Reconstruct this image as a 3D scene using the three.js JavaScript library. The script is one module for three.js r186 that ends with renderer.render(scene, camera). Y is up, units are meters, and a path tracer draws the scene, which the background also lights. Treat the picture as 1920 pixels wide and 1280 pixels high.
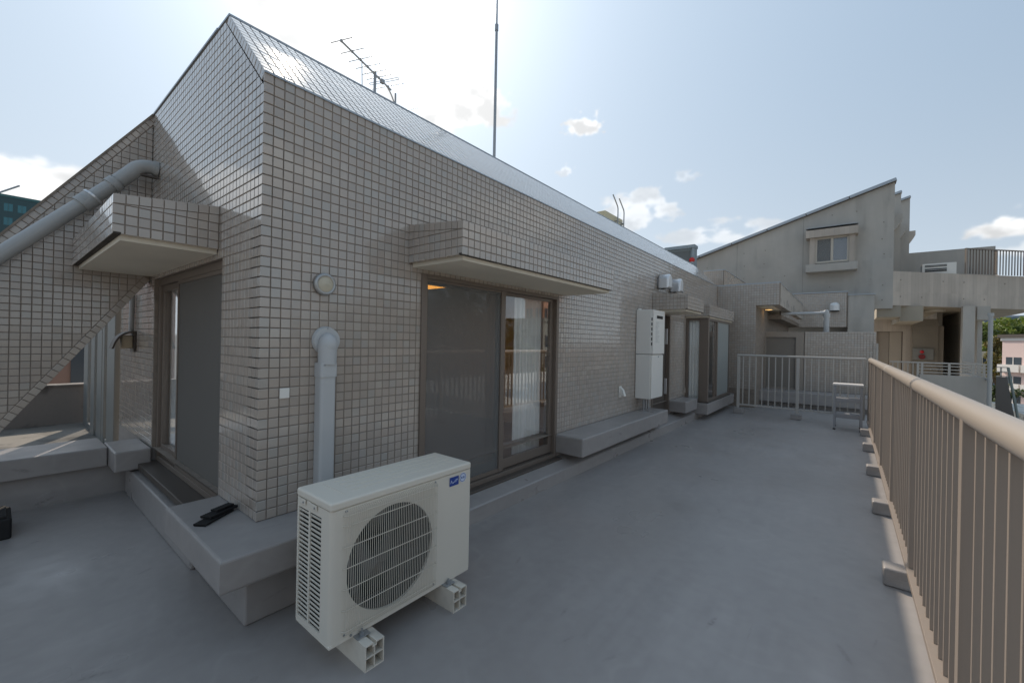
import * as THREE from 'three';
import { RoundedBoxGeometry } from 'three/addons/geometries/RoundedBoxGeometry.js';
import { mergeGeometries } from 'three/addons/utils/BufferGeometryUtils.js';
import { RectAreaLightUniformsLib } from 'three/addons/lights/RectAreaLightUniformsLib.js';

// ------------------------------------------------------------------ camera, sky, sun, exposure
const scene = new THREE.Scene();
const camera = new THREE.PerspectiveCamera(78.43, 1920 / 1280, 0.05, 3000);
camera.position.set(-0.822, 1.3, 2.246);
{ // heading 38.7 deg from the long wall, level, rolled by 1.1 deg
  const a = 0.675815, p = -0.00066, r = 0.0195;
  const f = new THREE.Vector3(Math.cos(a), 0, -Math.sin(a)), rt = new THREE.Vector3(Math.sin(a), 0, Math.cos(a)), up = new THREE.Vector3(0, 1, 0);
  const f2 = f.clone().multiplyScalar(Math.cos(p)).addScaledVector(up, Math.sin(p));
  const u2 = up.clone().multiplyScalar(Math.cos(p)).addScaledVector(f, -Math.sin(p));
  const r3 = rt.clone().multiplyScalar(Math.cos(r)).addScaledVector(u2, Math.sin(r));
  const u3 = u2.clone().multiplyScalar(Math.cos(r)).addScaledVector(rt, -Math.sin(r));
  camera.quaternion.setFromRotationMatrix(new THREE.Matrix4().makeBasis(r3, u3, f2.clone().negate()));
}
let seed = 20240611;
function rnd() { seed |= 0; seed = seed + 0x6D2B79F5 | 0; let t = Math.imul(seed ^ seed >>> 15, 1 | seed); t = t + Math.imul(t ^ t >>> 7, 61 | t) ^ t; return ((t ^ t >>> 14) >>> 0) / 4294967296; }
const rr = (a, b) => a + (b - a) * rnd();
// lattice noise, periodic when per > 0
function hash2(x, y, s) { let h = Math.imul(x, 374761393) + Math.imul(y, 668265263) + Math.imul(s, 1274126177) | 0; h = Math.imul(h ^ h >>> 13, 1274126177); return ((h ^ h >>> 16) >>> 0) / 4294967296; }
function vnoise(x, y, per, s) {
  const xi = Math.floor(x), yi = Math.floor(y), fx = x - xi, fy = y - yi, w = t => t * t * (3 - 2 * t), m = v => per ? ((v % per) + per) % per : v;
  const a = hash2(m(xi), m(yi), s), b = hash2(m(xi + 1), m(yi), s), c = hash2(m(xi), m(yi + 1), s), d = hash2(m(xi + 1), m(yi + 1), s), u = w(fx), v = w(fy);
  return a + (b - a) * u + (c - a) * v + (a - b - c + d) * u * v;
}
function fbm(x, y, per, s, oct = 5) { let v = 0, a = 0.5, t = 0; for (let o = 0; o < oct; o++) { v += a * vnoise(x, y, per, s + o); t += a; a *= 0.5; x *= 2; y *= 2; per *= 2; } return v / t; }

const SUN = new THREE.Vector3(0.40, 0.671, -0.640).normalize();
const smooth = (a, b, x) => { const t = Math.min(1, Math.max(0, (x - a) / (b - a))); return t * t * (3 - 2 * t); };
{
  const W = 2048, H = 1024, data = new Float32Array(W * H * 4);
  // clouds: azimuth (atan2 z,x), elevation, half width, half height, strength, seed
  const clouds = [[-1.00, 0.60, 0.24, 0.13, 1.0, 11], [-0.83, 0.52, 0.11, 0.10, 1.0, 12], [-1.22, 0.66, 0.16, 0.09, 0.7, 13], [-0.515, 0.468, 0.038, 0.026, 0.95, 14], [-0.385, 0.285, 0.085, 0.050, 0.6, 15],
    [-0.205, 0.225, 0.100, 0.030, 0.5, 16], [-1.55, 0.215, 0.150, 0.050, 0.95, 17], [0.205, 0.188, 0.058, 0.024, 0.95, 18], [0.22, 0.150, 0.05, 0.016, 0.5, 19], [-0.557, 0.384, 0.02, 0.012, 0.5, 20], [-0.295, 0.352, 0.028, 0.012, 0.3, 21],
    [-1.95, 0.28, 0.20, 0.06, 0.9, 22], [-2.5, 0.36, 0.24, 0.08, 0.9, 23], [0.75, 0.26, 0.22, 0.07, 0.9, 24], [1.35, 0.34, 0.30, 0.10, 0.9, 25], [2.0, 0.24, 0.24, 0.07, 0.9, 26], [2.7, 0.42, 0.30, 0.11, 0.9, 27], [0.9, 0.62, 0.22, 0.10, 0.8, 28], [2.2, 0.75, 0.3, 0.12, 0.8, 29]];
  for (let j = 0; j < H; j++) {
    const el = ((j + 0.5) / H - 0.5) * Math.PI, cy = Math.cos(el), sy = Math.sin(el);
    for (let i = 0; i < W; i++) {
      const az = ((i + 0.5) / W - 0.5) * 2 * Math.PI;
      const d = cy * Math.cos(az) * SUN.x + sy * SUN.y + cy * Math.sin(az) * SUN.z;
      const g = Math.acos(Math.min(1, Math.max(-1, d))), e = Math.max(0, sy);
      const k = Math.pow(1 - e, 3.2);
      let r = 0.200 + 0.410 * k, gr = 0.315 + 0.365 * k, b = 0.465 + 0.265 * k;
      const veil = 0.42 * Math.exp(-Math.pow(g / 0.92, 2)), near = 0.32 * Math.exp(-Math.pow(g / 0.34, 2)) + 2.6 * Math.exp(-g / 0.085);
      r += veil * 0.98 + near; gr += veil + near; b += veil * 1.0 + near * 0.97;
      let cov = 0, lit = 0;
      for (const [ca, ce, w, h, s, sd] of clouds) {
        let da = az - ca; if (da > Math.PI) da -= 2 * Math.PI; if (da < -Math.PI) da += 2 * Math.PI;
        const x = da * Math.cos(ce) / w, y = (el - ce) / h;
        if (x * x + y * y > 4.2) continue;
        const n = fbm(x * 1.9 + sd * 7.1, y * 1.5 * Math.max(0.6, h / w * 2) + sd * 3.3, 0, sd, 6), n2 = fbm(x * 6 + sd, y * 5 + 5, 0, sd + 40, 4);
        const rad = Math.hypot(x, y < 0 ? y * 1.5 : y * 0.95);
        const c = s * smooth(0.0, 0.30, 1.0 - rad + (n - 0.5) * 2.1 + (n2 - 0.5) * 0.35);
        if (c > cov) { cov = c; lit = 1.10 + 0.12 * y - 0.40 * smooth(0.40, 0.70, n) + (n2 - 0.5) * 0.22; }
      }
      if (cov > 0) {
        const base = 0.70 + 0.42 * Math.exp(-g / 0.5), L = Math.max(0.72, lit) * (base + 0.20) + 0.10 * near;
        r += (L * 1.0 - r) * cov * 0.92; gr += (L * 0.995 - gr) * cov * 0.92; b += (L * 0.985 - b) * cov * 0.92;
      }
      if (el < 0) { const t = smooth(0, -0.15, el); r += (0.25 - r) * t; gr += (0.25 - gr) * t; b += (0.24 - b) * t; }
      const q = (j * W + i) * 4; data[q] = r; data[q + 1] = gr; data[q + 2] = b; data[q + 3] = 1;
    }
  }
  const sky = new THREE.DataTexture(data, W, H, THREE.RGBAFormat, THREE.FloatType);
  sky.mapping = THREE.EquirectangularReflectionMapping; sky.magFilter = THREE.LinearFilter; sky.minFilter = THREE.LinearFilter; sky.wrapS = THREE.RepeatWrapping; sky.needsUpdate = true;
  scene.background = sky; scene.environment = sky;
}
const sun = new THREE.DirectionalLight(0xfff1de, 3.6);
sun.position.copy(SUN).multiplyScalar(60); sun.target.position.set(4, 0, 0); sun.castShadow = true;
sun.shadow.mapSize.set(4096, 4096); Object.assign(sun.shadow.camera, { left: -40, right: 40, top: 40, bottom: -40, near: 1, far: 200 });
scene.add(sun, sun.target);
const renderer = new THREE.WebGLRenderer({ antialias: true });
renderer.toneMapping = THREE.LinearToneMapping; renderer.toneMappingExposure = 1.08; renderer.shadowMap.enabled = true;
RectAreaLightUniformsLib.init();

// ------------------------------------------------------------------ helpers
const V = (x, y, z) => new THREE.Vector3(x, y, z);
const taken = {};
function numbered(name) { if (!(name in taken)) { taken[name] = 0; return name; } taken[name]++; return name + '_' + String(taken[name]).padStart(3, '0'); }
function tag(o, label, category, group, kind) { o.userData.label = label; o.userData.category = category; if (group) o.userData.group = group; if (kind) o.userData.kind = kind; return o; }
function thing(name, label, category, group, pos = [0, 0, 0], turn = 0) { const g = new THREE.Group(); g.name = numbered(name); g.position.set(...pos); g.rotation.y = turn; scene.add(g); return tag(g, label, category, group); }
function metricUV(g) { // uv in metres, by the face's main axis
  if (g.index) g = g.toNonIndexed();
  g.computeVertexNormals();
  const p = g.attributes.position, n = g.attributes.normal, uv = new Float32Array(p.count * 2);
  for (let i = 0; i < p.count; i += 3) {
    let ax = 0, ay = 0, az = 0; for (let k = 0; k < 3; k++) { ax += Math.abs(n.getX(i + k)); ay += Math.abs(n.getY(i + k)); az += Math.abs(n.getZ(i + k)); }
    for (let k = 0; k < 3; k++) { const X = p.getX(i + k), Y = p.getY(i + k), Z = p.getZ(i + k), q = (i + k) * 2; if (ay >= ax && ay >= az) { uv[q] = X; uv[q + 1] = Z; } else if (ax >= az) { uv[q] = Z; uv[q + 1] = Y; } else { uv[q] = X; uv[q + 1] = Y; } }
  }
  g.setAttribute('uv', new THREE.BufferAttribute(uv, 2)); return g;
}
const plain = g => { g = g.index ? g.toNonIndexed() : g; for (const k of Object.keys(g.attributes)) if (!['position', 'normal', 'uv'].includes(k)) g.deleteAttribute(k); return g; };
const join = list => list.length === 1 ? plain(list[0]) : mergeGeometries(list.map(plain));
function mesh(name, geo, mat, parent, own = true) {
  const m = new THREE.Mesh(Array.isArray(geo) ? join(geo) : geo, mat); m.castShadow = m.receiveShadow = true;
  if (parent) { m.name = name; parent.add(m); } else { m.name = numbered(name); scene.add(m); }
  return m;
}
const structure = (name, geo, mat, label) => { const m = mesh(name, geo, mat); m.userData.kind = 'structure'; if (label) { m.userData.label = label; m.userData.category = name.replace(/_/g, ' '); } return m; };
function bx(x0, x1, y0, y1, z0, z1, r = 0) {
  const w = x1 - x0, h = y1 - y0, d = z1 - z0, k = Math.min(w, h, d);
  const g = r > 0 && k > r * 2.05 ? new RoundedBoxGeometry(w, h, d, 2, r) : new THREE.BoxGeometry(w, h, d);
  g.translate((x0 + x1) / 2, (y0 + y1) / 2, (z0 + z1) / 2);
  if (r > 0) { const q = plain(g), n = q.attributes.normal.clone(), u = metricUV(q.clone()); u.setAttribute('normal', n); return u; }
  return metricUV(g);
}
function cyl(a, b, r, seg = 10, r2 = r) {
  const d = b.clone().sub(a), g = new THREE.CylinderGeometry(r2, r, d.length(), seg);
  g.applyQuaternion(new THREE.Quaternion().setFromUnitVectors(V(0, 1, 0), d.clone().normalize())); g.translate((a.x + b.x) / 2, (a.y + b.y) / 2, (a.z + b.z) / 2); return g;
}
const tube = (pts, r, seg = 10, n = 40, tension = 0.5) => new THREE.TubeGeometry(new THREE.CatmullRomCurve3(pts, false, 'catmullrom', tension), n, r, seg, false);
function prism(pts, depth, place) { // pts [[u,v]...] extruded by depth along local z, then placed by Matrix4
  const s = new THREE.Shape(pts.map(p => new THREE.Vector2(p[0], p[1]))), g = new THREE.ExtrudeGeometry(s, { depth, bevelEnabled: false, curveSegments: 24 }); if (place) g.applyMatrix4(place); return metricUV(g);
}
const zyFrame = x => new THREE.Matrix4().set(0, 0, 1, x, 0, 1, 0, 0, -1, 0, 0, 0, 0, 0, 0, 1); // shape (u = -z, v = y), depth along +x
function plateWithHoles(u0, u1, v0, v1, holes, depth) {
  const s = new THREE.Shape([[u0, v0], [u1, v0], [u1, v1], [u0, v1]].map(p => new THREE.Vector2(...p)));
  for (const [a, b, c, d] of holes) s.holes.push(new THREE.Path([[a, c], [a, d], [b, d], [b, c]].map(p => new THREE.Vector2(...p))));
  return new THREE.ExtrudeGeometry(s, { depth, bevelEnabled: false });
}

// ------------------------------------------------------------------ textures and materials
function dataTex(n, f, srgb, metres) {
  const d = new Uint8Array(n * n * 4);
  for (let j = 0; j < n; j++) for (let i = 0; i < n; i++) { const c = f(i / n, j / n), q = (j * n + i) * 4; for (let k = 0; k < 3; k++) d[q + k] = Math.max(0, Math.min(255, Math.round((Array.isArray(c) ? c[k] : c) * 255))); d[q + 3] = 255; }
  const t = new THREE.DataTexture(d, n, n); t.wrapS = t.wrapT = THREE.RepeatWrapping; t.magFilter = THREE.LinearFilter; t.minFilter = THREE.LinearMipmapLinearFilter; t.generateMipmaps = true; if (srgb) t.colorSpace = THREE.SRGBColorSpace; t.repeat.set(1 / metres, 1 / metres); t.needsUpdate = true; return t;
}
const toS = x => x <= 0.0031308 ? 12.92 * x : 1.055 * Math.pow(x, 1 / 2.4) - 0.055;
const lin = (r, g, b) => new THREE.Color().setRGB(r, g, b);
function std(c, roughness = 0.6, metalness = 0, more = {}) { return new THREE.MeshStandardMaterial({ color: Array.isArray(c) ? lin(...c) : c, roughness, metalness, ...more }); }
// waterproof urethane deck paint: grey, roller streaks, scuffs, dried water marks
const marks = []; { for (let i = 0; i < 110; i++) marks.push([rnd(), rnd(), rr(0.004, 0.022), rr(0.0012, 0.0035), rr(-0.5, 0.5), rr(-1, 0.45)]); }
const markMap = new Float32Array(1024 * 1024);
for (const [mu, mv, a, b, t, s] of marks) for (let j = -26; j <= 26; j++) for (let i = -26; i <= 26; i++) {
  const dx = i / 1024, dy = j / 1024, x = dx * Math.cos(t) + dy * Math.sin(t), y = -dx * Math.sin(t) + dy * Math.cos(t), q = (x / a) ** 2 + (y / b) ** 2, I = (Math.floor(mu * 1024) + i + 1024) % 1024, J = (Math.floor(mv * 1024) + j + 1024) % 1024;
  if (q < 1) markMap[J * 1024 + I] += 0.42 * s * (1 - q) * vnoise(I * 0.4, J * 0.4, 0, 8);
}
const deckF = (u, v) => {
  let c = 0.98 + 0.22 * (fbm(u * 6, v * 6, 6, 3) - 0.5) + 0.20 * (fbm(u * 9, v * 70, 9, 31, 3) - 0.5) * smooth(0.35, 0.65, fbm(u * 4, v * 4, 4, 33, 3)) + 0.10 * (fbm(u * 90, v * 90, 90, 5, 2) - 0.5);
  const ring = Math.abs(fbm(u * 5, v * 5, 5, 77, 4) - 0.5); c += 0.08 * smooth(0.02, 0.0, ring) * fbm(u * 14, v * 14, 14, 9, 2);
  c += markMap[Math.floor(v * 1024) * 1024 + Math.floor(u * 1024)];
  return c;
};
const deckTex = dataTex(1024, (u, v) => { const c = deckF(u, v); return [toS(0.332 * c), toS(0.303 * c), toS(0.284 * c)]; }, true, 4.2);
const deckRough = dataTex(512, (u, v) => 0.18 + 0.36 * fbm(u * 8, v * 8, 8, 51, 5) + 0.08 * vnoise(u * 60, v * 60, 60, 4), false, 4.2);
const deckBump = dataTex(512, (u, v) => 0.6 * fbm(u * 10, v * 10, 10, 61, 3) + 0.4 * fbm(u * 120, v * 120, 120, 62, 2), false, 4.2);
const M = {};
M.deck = new THREE.MeshStandardMaterial({ map: deckTex, roughnessMap: deckRough, roughness: 1, bumpMap: deckBump, bumpScale: 0.0022 });
// fair-faced concrete: formwork cloudiness, streaks, pinholes
const concF = (u, v, s) => { let c = 1 + 0.30 * (fbm(u * 5, v * 5, 5, s, 6) - 0.5) + 0.13 * (fbm(u * 26, v * 4, 26, s + 20, 4) - 0.5); const p = vnoise(u * 170, v * 170, 170, s + 3); if (p > 0.93) c -= 0.35 * (p - 0.93) / 0.07 * 0.6; const st = fbm(u * 13, v * 2, 13, s + 9, 3); c -= 0.16 * smooth(0.62, 0.75, st) * fbm(u * 40, v * 12, 40, s + 12, 3); return c; };
const concTex = dataTex(768, (u, v) => { const c = concF(u, v, 200), w = 0.05 * (fbm(u * 4, v * 4, 4, 260, 3) - 0.5); return [toS(0.445 * c + w * 0.5), toS(0.415 * c), toS(0.372 * c - w * 0.5)]; }, true, 4.0);
const concBump = dataTex(512, (u, v) => fbm(u * 40, v * 40, 40, 230, 4), false, 4.0);
M.concrete = new THREE.MeshStandardMaterial({ map: concTex, roughness: 0.85, bumpMap: concBump, bumpScale: 0.003 });
const boardTex = dataTex(512, (u, v) => { const b = Math.floor(u * 24), c = concF(u, v, 300) * (0.93 + 0.14 * hash2(b, 1, 5)) * (1 - 0.16 * smooth(0.06, 0.0, Math.abs(u * 24 - Math.round(u * 24)))); return [toS(0.47 * c), toS(0.41 * c), toS(0.35 * c)]; }, true, 3.0);
M.boardConcrete = new THREE.MeshStandardMaterial({ map: boardTex, roughness: 0.85, bumpMap: concBump, bumpScale: 0.003 });
// glazed wall tile
const TONES = [[0.415, 0.360, 0.308], [0.440, 0.382, 0.327], [0.392, 0.338, 0.290], [0.424, 0.360, 0.304], [0.405, 0.368, 0.326], [0.432, 0.368, 0.312], [0.402, 0.346, 0.294], [0.418, 0.362, 0.312], [0.446, 0.392, 0.338]].map(c => lin(...c));
const tileRough = dataTex(256, (u, v) => 0.10 + 0.14 * fbm(u * 6, v * 6, 6, 401, 4), false, 1);
const tileBump = dataTex(256, (u, v) => fbm(u * 3, v * 3, 3, 402, 3), false, 1);
const glaze = { roughness: 1, roughnessMap: tileRough, bumpMap: tileBump, bumpScale: 0.00012, ior: 1.6, clearcoat: 0.8, clearcoatRoughness: 0.06 };
const tileMats = TONES.map(c => new THREE.MeshPhysicalMaterial({ color: c, ...glaze }));
const tileWhite = new THREE.MeshPhysicalMaterial({ color: 0xffffff, ...glaze });
const tileVertex = new THREE.MeshPhysicalMaterial({ color: 0xffffff, vertexColors: true, ...glaze });
const mortarTex = dataTex(256, (u, v) => { const c = 0.8 + 0.5 * fbm(u * 24, v * 24, 24, 411, 4); return [toS(0.235 * c), toS(0.194 * c), toS(0.158 * c)]; }, true, 1);
M.mortar = new THREE.MeshStandardMaterial({ map: mortarTex, roughness: 0.95 });
const dirt = dataTex(512, (u, v) => { const n = fbm(u * 8, v * 8, 8, 420, 5), c = 1 - 0.22 * smooth(0.5, 0.75, n) + 0.06 * (fbm(u * 60, v * 60, 60, 421, 2) - 0.5); return c; }, true, 1.5);
const faint = dataTex(256, (u, v) => 0.93 + 0.12 * (fbm(u * 5, v * 5, 5, 430, 5) - 0.5), true, 2.5);
M.soffit = std([0.86, 0.78, 0.64], 0.9, 0, { map: faint });
M.bronze = std([0.205, 0.165, 0.135], 0.42, 0.25);
M.bronzeDark = std([0.10, 0.082, 0.068], 0.5, 0.2);
M.gasket = std([0.02, 0.02, 0.02], 0.7);
M.glass = new THREE.MeshPhysicalMaterial({ color: 0xffffff, transmission: 1, roughness: 0.01, ior: 1.85, thickness: 0 });
M.frosted = new THREE.MeshPhysicalMaterial({ color: lin(0.72, 0.76, 0.74), transmission: 0.25, roughness: 0.55, thickness: 0 });
M.screen = std([0.25, 0.25, 0.24], 0.9, 0, { transparent: true, opacity: 0.38 });
M.curtain = new THREE.MeshPhysicalMaterial({ color: lin(0.88, 0.90, 0.87), transmission: 0.15, roughness: 1, thickness: 0 });
M.cream = std([0.70, 0.645, 0.55], 0.42);
M.creamWorn = std([0.70, 0.64, 0.545], 0.5, 0, { map: dirt });
M.slot = std([0.014, 0.02, 0.018], 0.8);
M.fan = std([0.02, 0.024, 0.024], 0.45);
M.tan = std([0.44, 0.385, 0.305], 0.85, 0, { map: faint });
M.white = std([0.80, 0.77, 0.71], 0.35);
M.pvc = std([0.47, 0.475, 0.465], 0.45, 0, { map: faint });
M.duct = std([0.50, 0.505, 0.50], 0.42);
M.steel = std([0.72, 0.72, 0.72], 0.3, 0.55);
M.galv = std([0.36, 0.37, 0.38], 0.45, 0.7);
M.rail = std([0.300, 0.247, 0.205], 0.42, 0.1);
M.handrail = std([0.375, 0.322, 0.272], 0.36, 0.1);
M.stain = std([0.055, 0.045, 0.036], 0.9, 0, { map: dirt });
M.railGrey = std([0.46, 0.43, 0.39], 0.45, 0.1);
M.stool = std([0.30, 0.30, 0.31], 0.45, 0.4);
M.stoolTop = std([0.62, 0.59, 0.56], 0.5);
M.black = std([0.012, 0.011, 0.011], 0.75);
M.blue = std([0.022, 0.06, 0.24], 0.4);
M.red = std([0.55, 0.02, 0.015], 0.35);
M.door = std([0.33, 0.285, 0.24], 0.5);
M.doorPanel = std([0.225, 0.20, 0.172], 0.55);
M.coping = std([0.40, 0.43, 0.46], 0.4, 0.5);
M.room = std([0.46, 0.46, 0.44], 0.9);
M.roomFloor = std([0.15, 0.125, 0.10], 0.5);
M.yellowTank = std([0.62, 0.55, 0.36], 0.6);
M.greyBox = std([0.27, 0.31, 0.33], 0.5);
M.dark = std([0.03, 0.028, 0.026], 0.9);
M.whiteRoof = std([0.62, 0.62, 0.58], 0.8, 0, { map: dirt });

// ------------------------------------------------------------------ tile laying
const PITCH = 0.0503, JOINT = 0.0048, FACE = PITCH - JOINT, BED = 0.006, SINK = 0.0024;
const tileGeo = (() => {
  const h = FACE / 2, i = h - 0.0022, P = [], U = [];
  const ring = (s, z) => [[-s, -s, z], [s, -s, z], [s, s, z], [-s, s, z]], A = ring(h, -BED), B = ring(h, -0.0015), C = ring(i, 0);
  const tri = (a, b, c) => { for (const p of [a, b, c]) { P.push(...p); U.push(p[0] * 8 + 0.5, p[1] * 8 + 0.5); } };
  for (let k = 0; k < 4; k++) { const l = (k + 1) % 4; tri(A[k], A[l], B[l]); tri(A[k], B[l], B[k]); tri(B[k], B[l], C[l]); tri(B[k], C[l], C[k]); }
  tri(C[0], C[1], C[2]); tri(C[0], C[2], C[3]);
  const g = new THREE.BufferGeometry(); g.setAttribute('position', new THREE.Float32BufferAttribute(P, 3)); g.setAttribute('uv', new THREE.Float32BufferAttribute(U, 2)); g.computeVertexNormals(); return g;
})();
function clipPoly(poly, [a, b, c]) { // keep a*u + b*v <= c
  const out = []; for (let i = 0; i < poly.length; i++) { const p = poly[i], q = poly[(i + 1) % poly.length], dp = a * p[0] + b * p[1] - c, dq = a * q[0] + b * q[1] - c; if (dp <= 0) out.push(p); if ((dp < 0 && dq > 0) || (dp > 0 && dq < 0)) { const t = dp / (dp - dq); out.push([p[0] + (q[0] - p[0]) * t, p[1] + (q[1] - p[1]) * t]); } } return out;
}
const area = p => { let s = 0; for (let i = 0; i < p.length; i++) { const q = p[(i + 1) % p.length]; s += p[i][0] * q[1] - q[0] * p[i][1]; } return s / 2; };
const laid = [], cut = new Map();
function cutTile(part, poly, F) { // poly in field coordinates, already inset
  if (poly.length < 3 || area(poly) < 0.00006) return;
  if (!cut.has(part)) cut.set(part, { P: [], U: [], C: [] });
  const { P, U, C } = cut.get(part), col = TONES[Math.floor(rnd() * TONES.length)];
  const put = (u, v, d) => { const p = F.o.clone().addScaledVector(F.u, u).addScaledVector(F.v, v).addScaledVector(F.n, d - SINK); P.push(p.x, p.y, p.z); U.push(u * 8, v * 8); C.push(col.r, col.g, col.b); };
  for (let i = 1; i < poly.length - 1; i++) { put(...poly[0], 0); put(...poly[i], 0); put(...poly[i + 1], 0); }
  for (let i = 0; i < poly.length; i++) { const a = poly[i], b = poly[(i + 1) % poly.length]; put(...a, -BED); put(...b, -BED); put(...b, 0); put(...a, -BED); put(...b, 0); put(...a, 0); }
}
function fieldFrame(o, u, v) { u = u.clone().normalize(); v = v.clone().normalize(); return { o, u, v, n: u.clone().cross(v) }; }
function field(part, o, u, v, nu, nv, { planes = [], holes = [], u0 = 0, v0 = 0, flush = true } = {}) {
  const F = fieldFrame(o, u, v), s = flush ? 0.0008 - JOINT / 2 : 0;
  for (let j = 0; j < nv; j++) for (let i = 0; i < nu; i++) {
    const a = u0 + i * PITCH + JOINT / 2 + s, b = a + FACE, c = v0 + j * PITCH + JOINT / 2, d = c + FACE;
    let R = [a, b, c, d], gone = false, partial = false;
    for (const [ha, hb, hc, hd] of holes) {
      if (R[1] <= ha || R[0] >= hb || R[3] <= hc || R[2] >= hd) continue;
      const opts = [[R[0], Math.min(R[1], ha), R[2], R[3]], [Math.max(R[0], hb), R[1], R[2], R[3]], [R[0], R[1], R[2], Math.min(R[3], hc)], [R[0], R[1], Math.max(R[2], hd), R[3]]].filter(q => q[1] - q[0] > 0.006 && q[3] - q[2] > 0.006).sort((p, q) => (q[1] - q[0]) * (q[3] - q[2]) - (p[1] - p[0]) * (p[3] - p[2]));
      if (!opts.length) { gone = true; break; } R = opts[0]; partial = true;
    }
    if (gone) continue;
    let poly = [[R[0], R[2]], [R[1], R[2]], [R[1], R[3]], [R[0], R[3]]]; const a0 = area(poly);
    for (const h of planes) poly = clipPoly(poly, h);
    if (poly.length < 3) continue;
    if (partial || area(poly) < a0 - 1e-7) { cutTile(part, poly, F); continue; }
    placeTile(part, F, (a + b) / 2, (c + d) / 2, 0);
  }
  return F;
}
const _q = new THREE.Quaternion(), _e = new THREE.Euler(), _m = new THREE.Matrix4();
function placeTile(part, F, uc, vc, spin, su = 1, sv = 1) {
  const p = F.o.clone().addScaledVector(F.u, uc).addScaledVector(F.v, vc).addScaledVector(F.n, rr(-0.0005, 0.0004) - SINK);
  const m = new THREE.Matrix4().makeBasis(F.u, F.v, F.n).multiply(_m.makeRotationFromEuler(_e.set(rr(-0.007, 0.007), rr(-0.007, 0.007), spin + rr(-0.006, 0.006)))).scale(V(su, sv, 1)).setPosition(p);
  const d = camera.position.clone().sub(p), L = d.length();
  laid.push({ part, m, tone: Math.floor(rnd() * TONES.length), score: Math.max(0, d.dot(F.n) / L) / (L * L), p });
}
function edgeRow(part, F, from, to, side) { // a row of whole tiles laid along a sloping edge
  const dx = to[0] - from[0], dy = to[1] - from[1], L = Math.hypot(dx, dy), n = Math.max(1, Math.round(L / PITCH)), t = Math.atan2(dy, dx), nx = -dy / L * side, ny = dx / L * side;
  for (let i = 0; i < n; i++) { const s = (i + 0.5) / n; placeTile(part, F, from[0] + dx * s + nx * PITCH / 2, from[1] + dy * s + ny * PITCH / 2, t, L / n / PITCH, 1); }
}
function finishTiles(limit, seen) { // the tiles that show largest are meshes of their own, the rest one field per part
  laid.sort((a, b) => b.score - a.score);
  let n = 0; const rest = new Map();
  for (const t of laid) {
    if (n < limit && seen(t)) { const m = new THREE.Mesh(tileGeo, tileMats[t.tone]); m.name = 'tile'; m.castShadow = m.receiveShadow = true; m.applyMatrix4(t.m); t.part.add(m); n++; }
    else { if (!rest.has(t.part)) rest.set(t.part, []); rest.get(t.part).push(t); }
  }
  for (const [part, list] of rest) {
    const im = new THREE.InstancedMesh(tileGeo, tileWhite, list.length); im.name = 'tile_field'; im.userData.kind = 'stuff'; im.castShadow = im.receiveShadow = true;
    list.forEach((t, i) => { im.setMatrixAt(i, t.m); im.setColorAt(i, TONES[t.tone]); }); part.add(im);
  }
  for (const [part, { P, U, C }] of cut) {
    const g = new THREE.BufferGeometry(); g.setAttribute('position', new THREE.Float32BufferAttribute(P, 3)); g.setAttribute('uv', new THREE.Float32BufferAttribute(U, 2)); g.setAttribute('color', new THREE.Float32BufferAttribute(C, 3)); g.computeVertexNormals();
    const m = mesh('cut_tile_field', g, tileVertex, part); m.userData.kind = 'stuff';
  }
  laid.length = 0; cut.clear();
}
// ------------------------------------------------------------------ ground, terrace
structure('ground', bx(-400, 600, -15.4, -15, -600, 400), std([0.16, 0.155, 0.145], 0.95), 'city ground far below the roof terrace');
structure('terrace_floor', [bx(-4.2, 10.6, -0.3, 0, 0, 2.80), bx(-4.2, 0.0, -0.3, 0, -2.42, 0), bx(0.0, 10.6, -0.3, -0.004, -3.4, 0)], M.deck, 'grey painted terrace floor between tiled wall and railing');
structure('terrace_edge', [bx(-4.2, 16.5, -0.42, -0.02, 2.80, 2.94)], M.concrete, 'concrete edge of the terrace outside the railing');
structure('storeys_below', bx(-4.2, 15, -15, -0.3, -6.2, 2.82), M.concrete, 'storeys of the block below the terrace');
{ // kerb: sloped top, along the long wall and the end wall
  const prof = [[-0.0, 0.0], [0.2, 0.0], [0.2, 0.105], [0.19, 0.114], [0.02, 0.165], [0, 0.165]];
  const s = new THREE.Shape(prof.map(p => new THREE.Vector2(...p))), g = new THREE.ExtrudeGeometry(s, { depth: 8.235, bevelEnabled: false });
  g.applyMatrix4(new THREE.Matrix4().set(0, 0, 1, 0.957, 0, 1, 0, 0, 1, 0, 0, 0, 0, 0, 0, 1)); g.index || (g.attributes.position && flip(g));
  structure('kerb', [metricUV(g), bx(-0.12, -0.001, 0, 0.215, -2.35, -0.561, 0.012), bx(-0.10, 0.955, 0, 0.247, -0.56, 0.168, 0.012)], M.deck, 'low painted kerb running along the foot of the tiled walls');
}
function flip(g) { const p = g.attributes.position; for (let i = 0; i < p.count; i += 3) { const a = [p.getX(i + 1), p.getY(i + 1), p.getZ(i + 1)]; p.setXYZ(i + 1, p.getX(i + 2), p.getY(i + 2), p.getZ(i + 2)); p.setXYZ(i + 2, ...a); } g.computeVertexNormals(); return g; }

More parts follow.
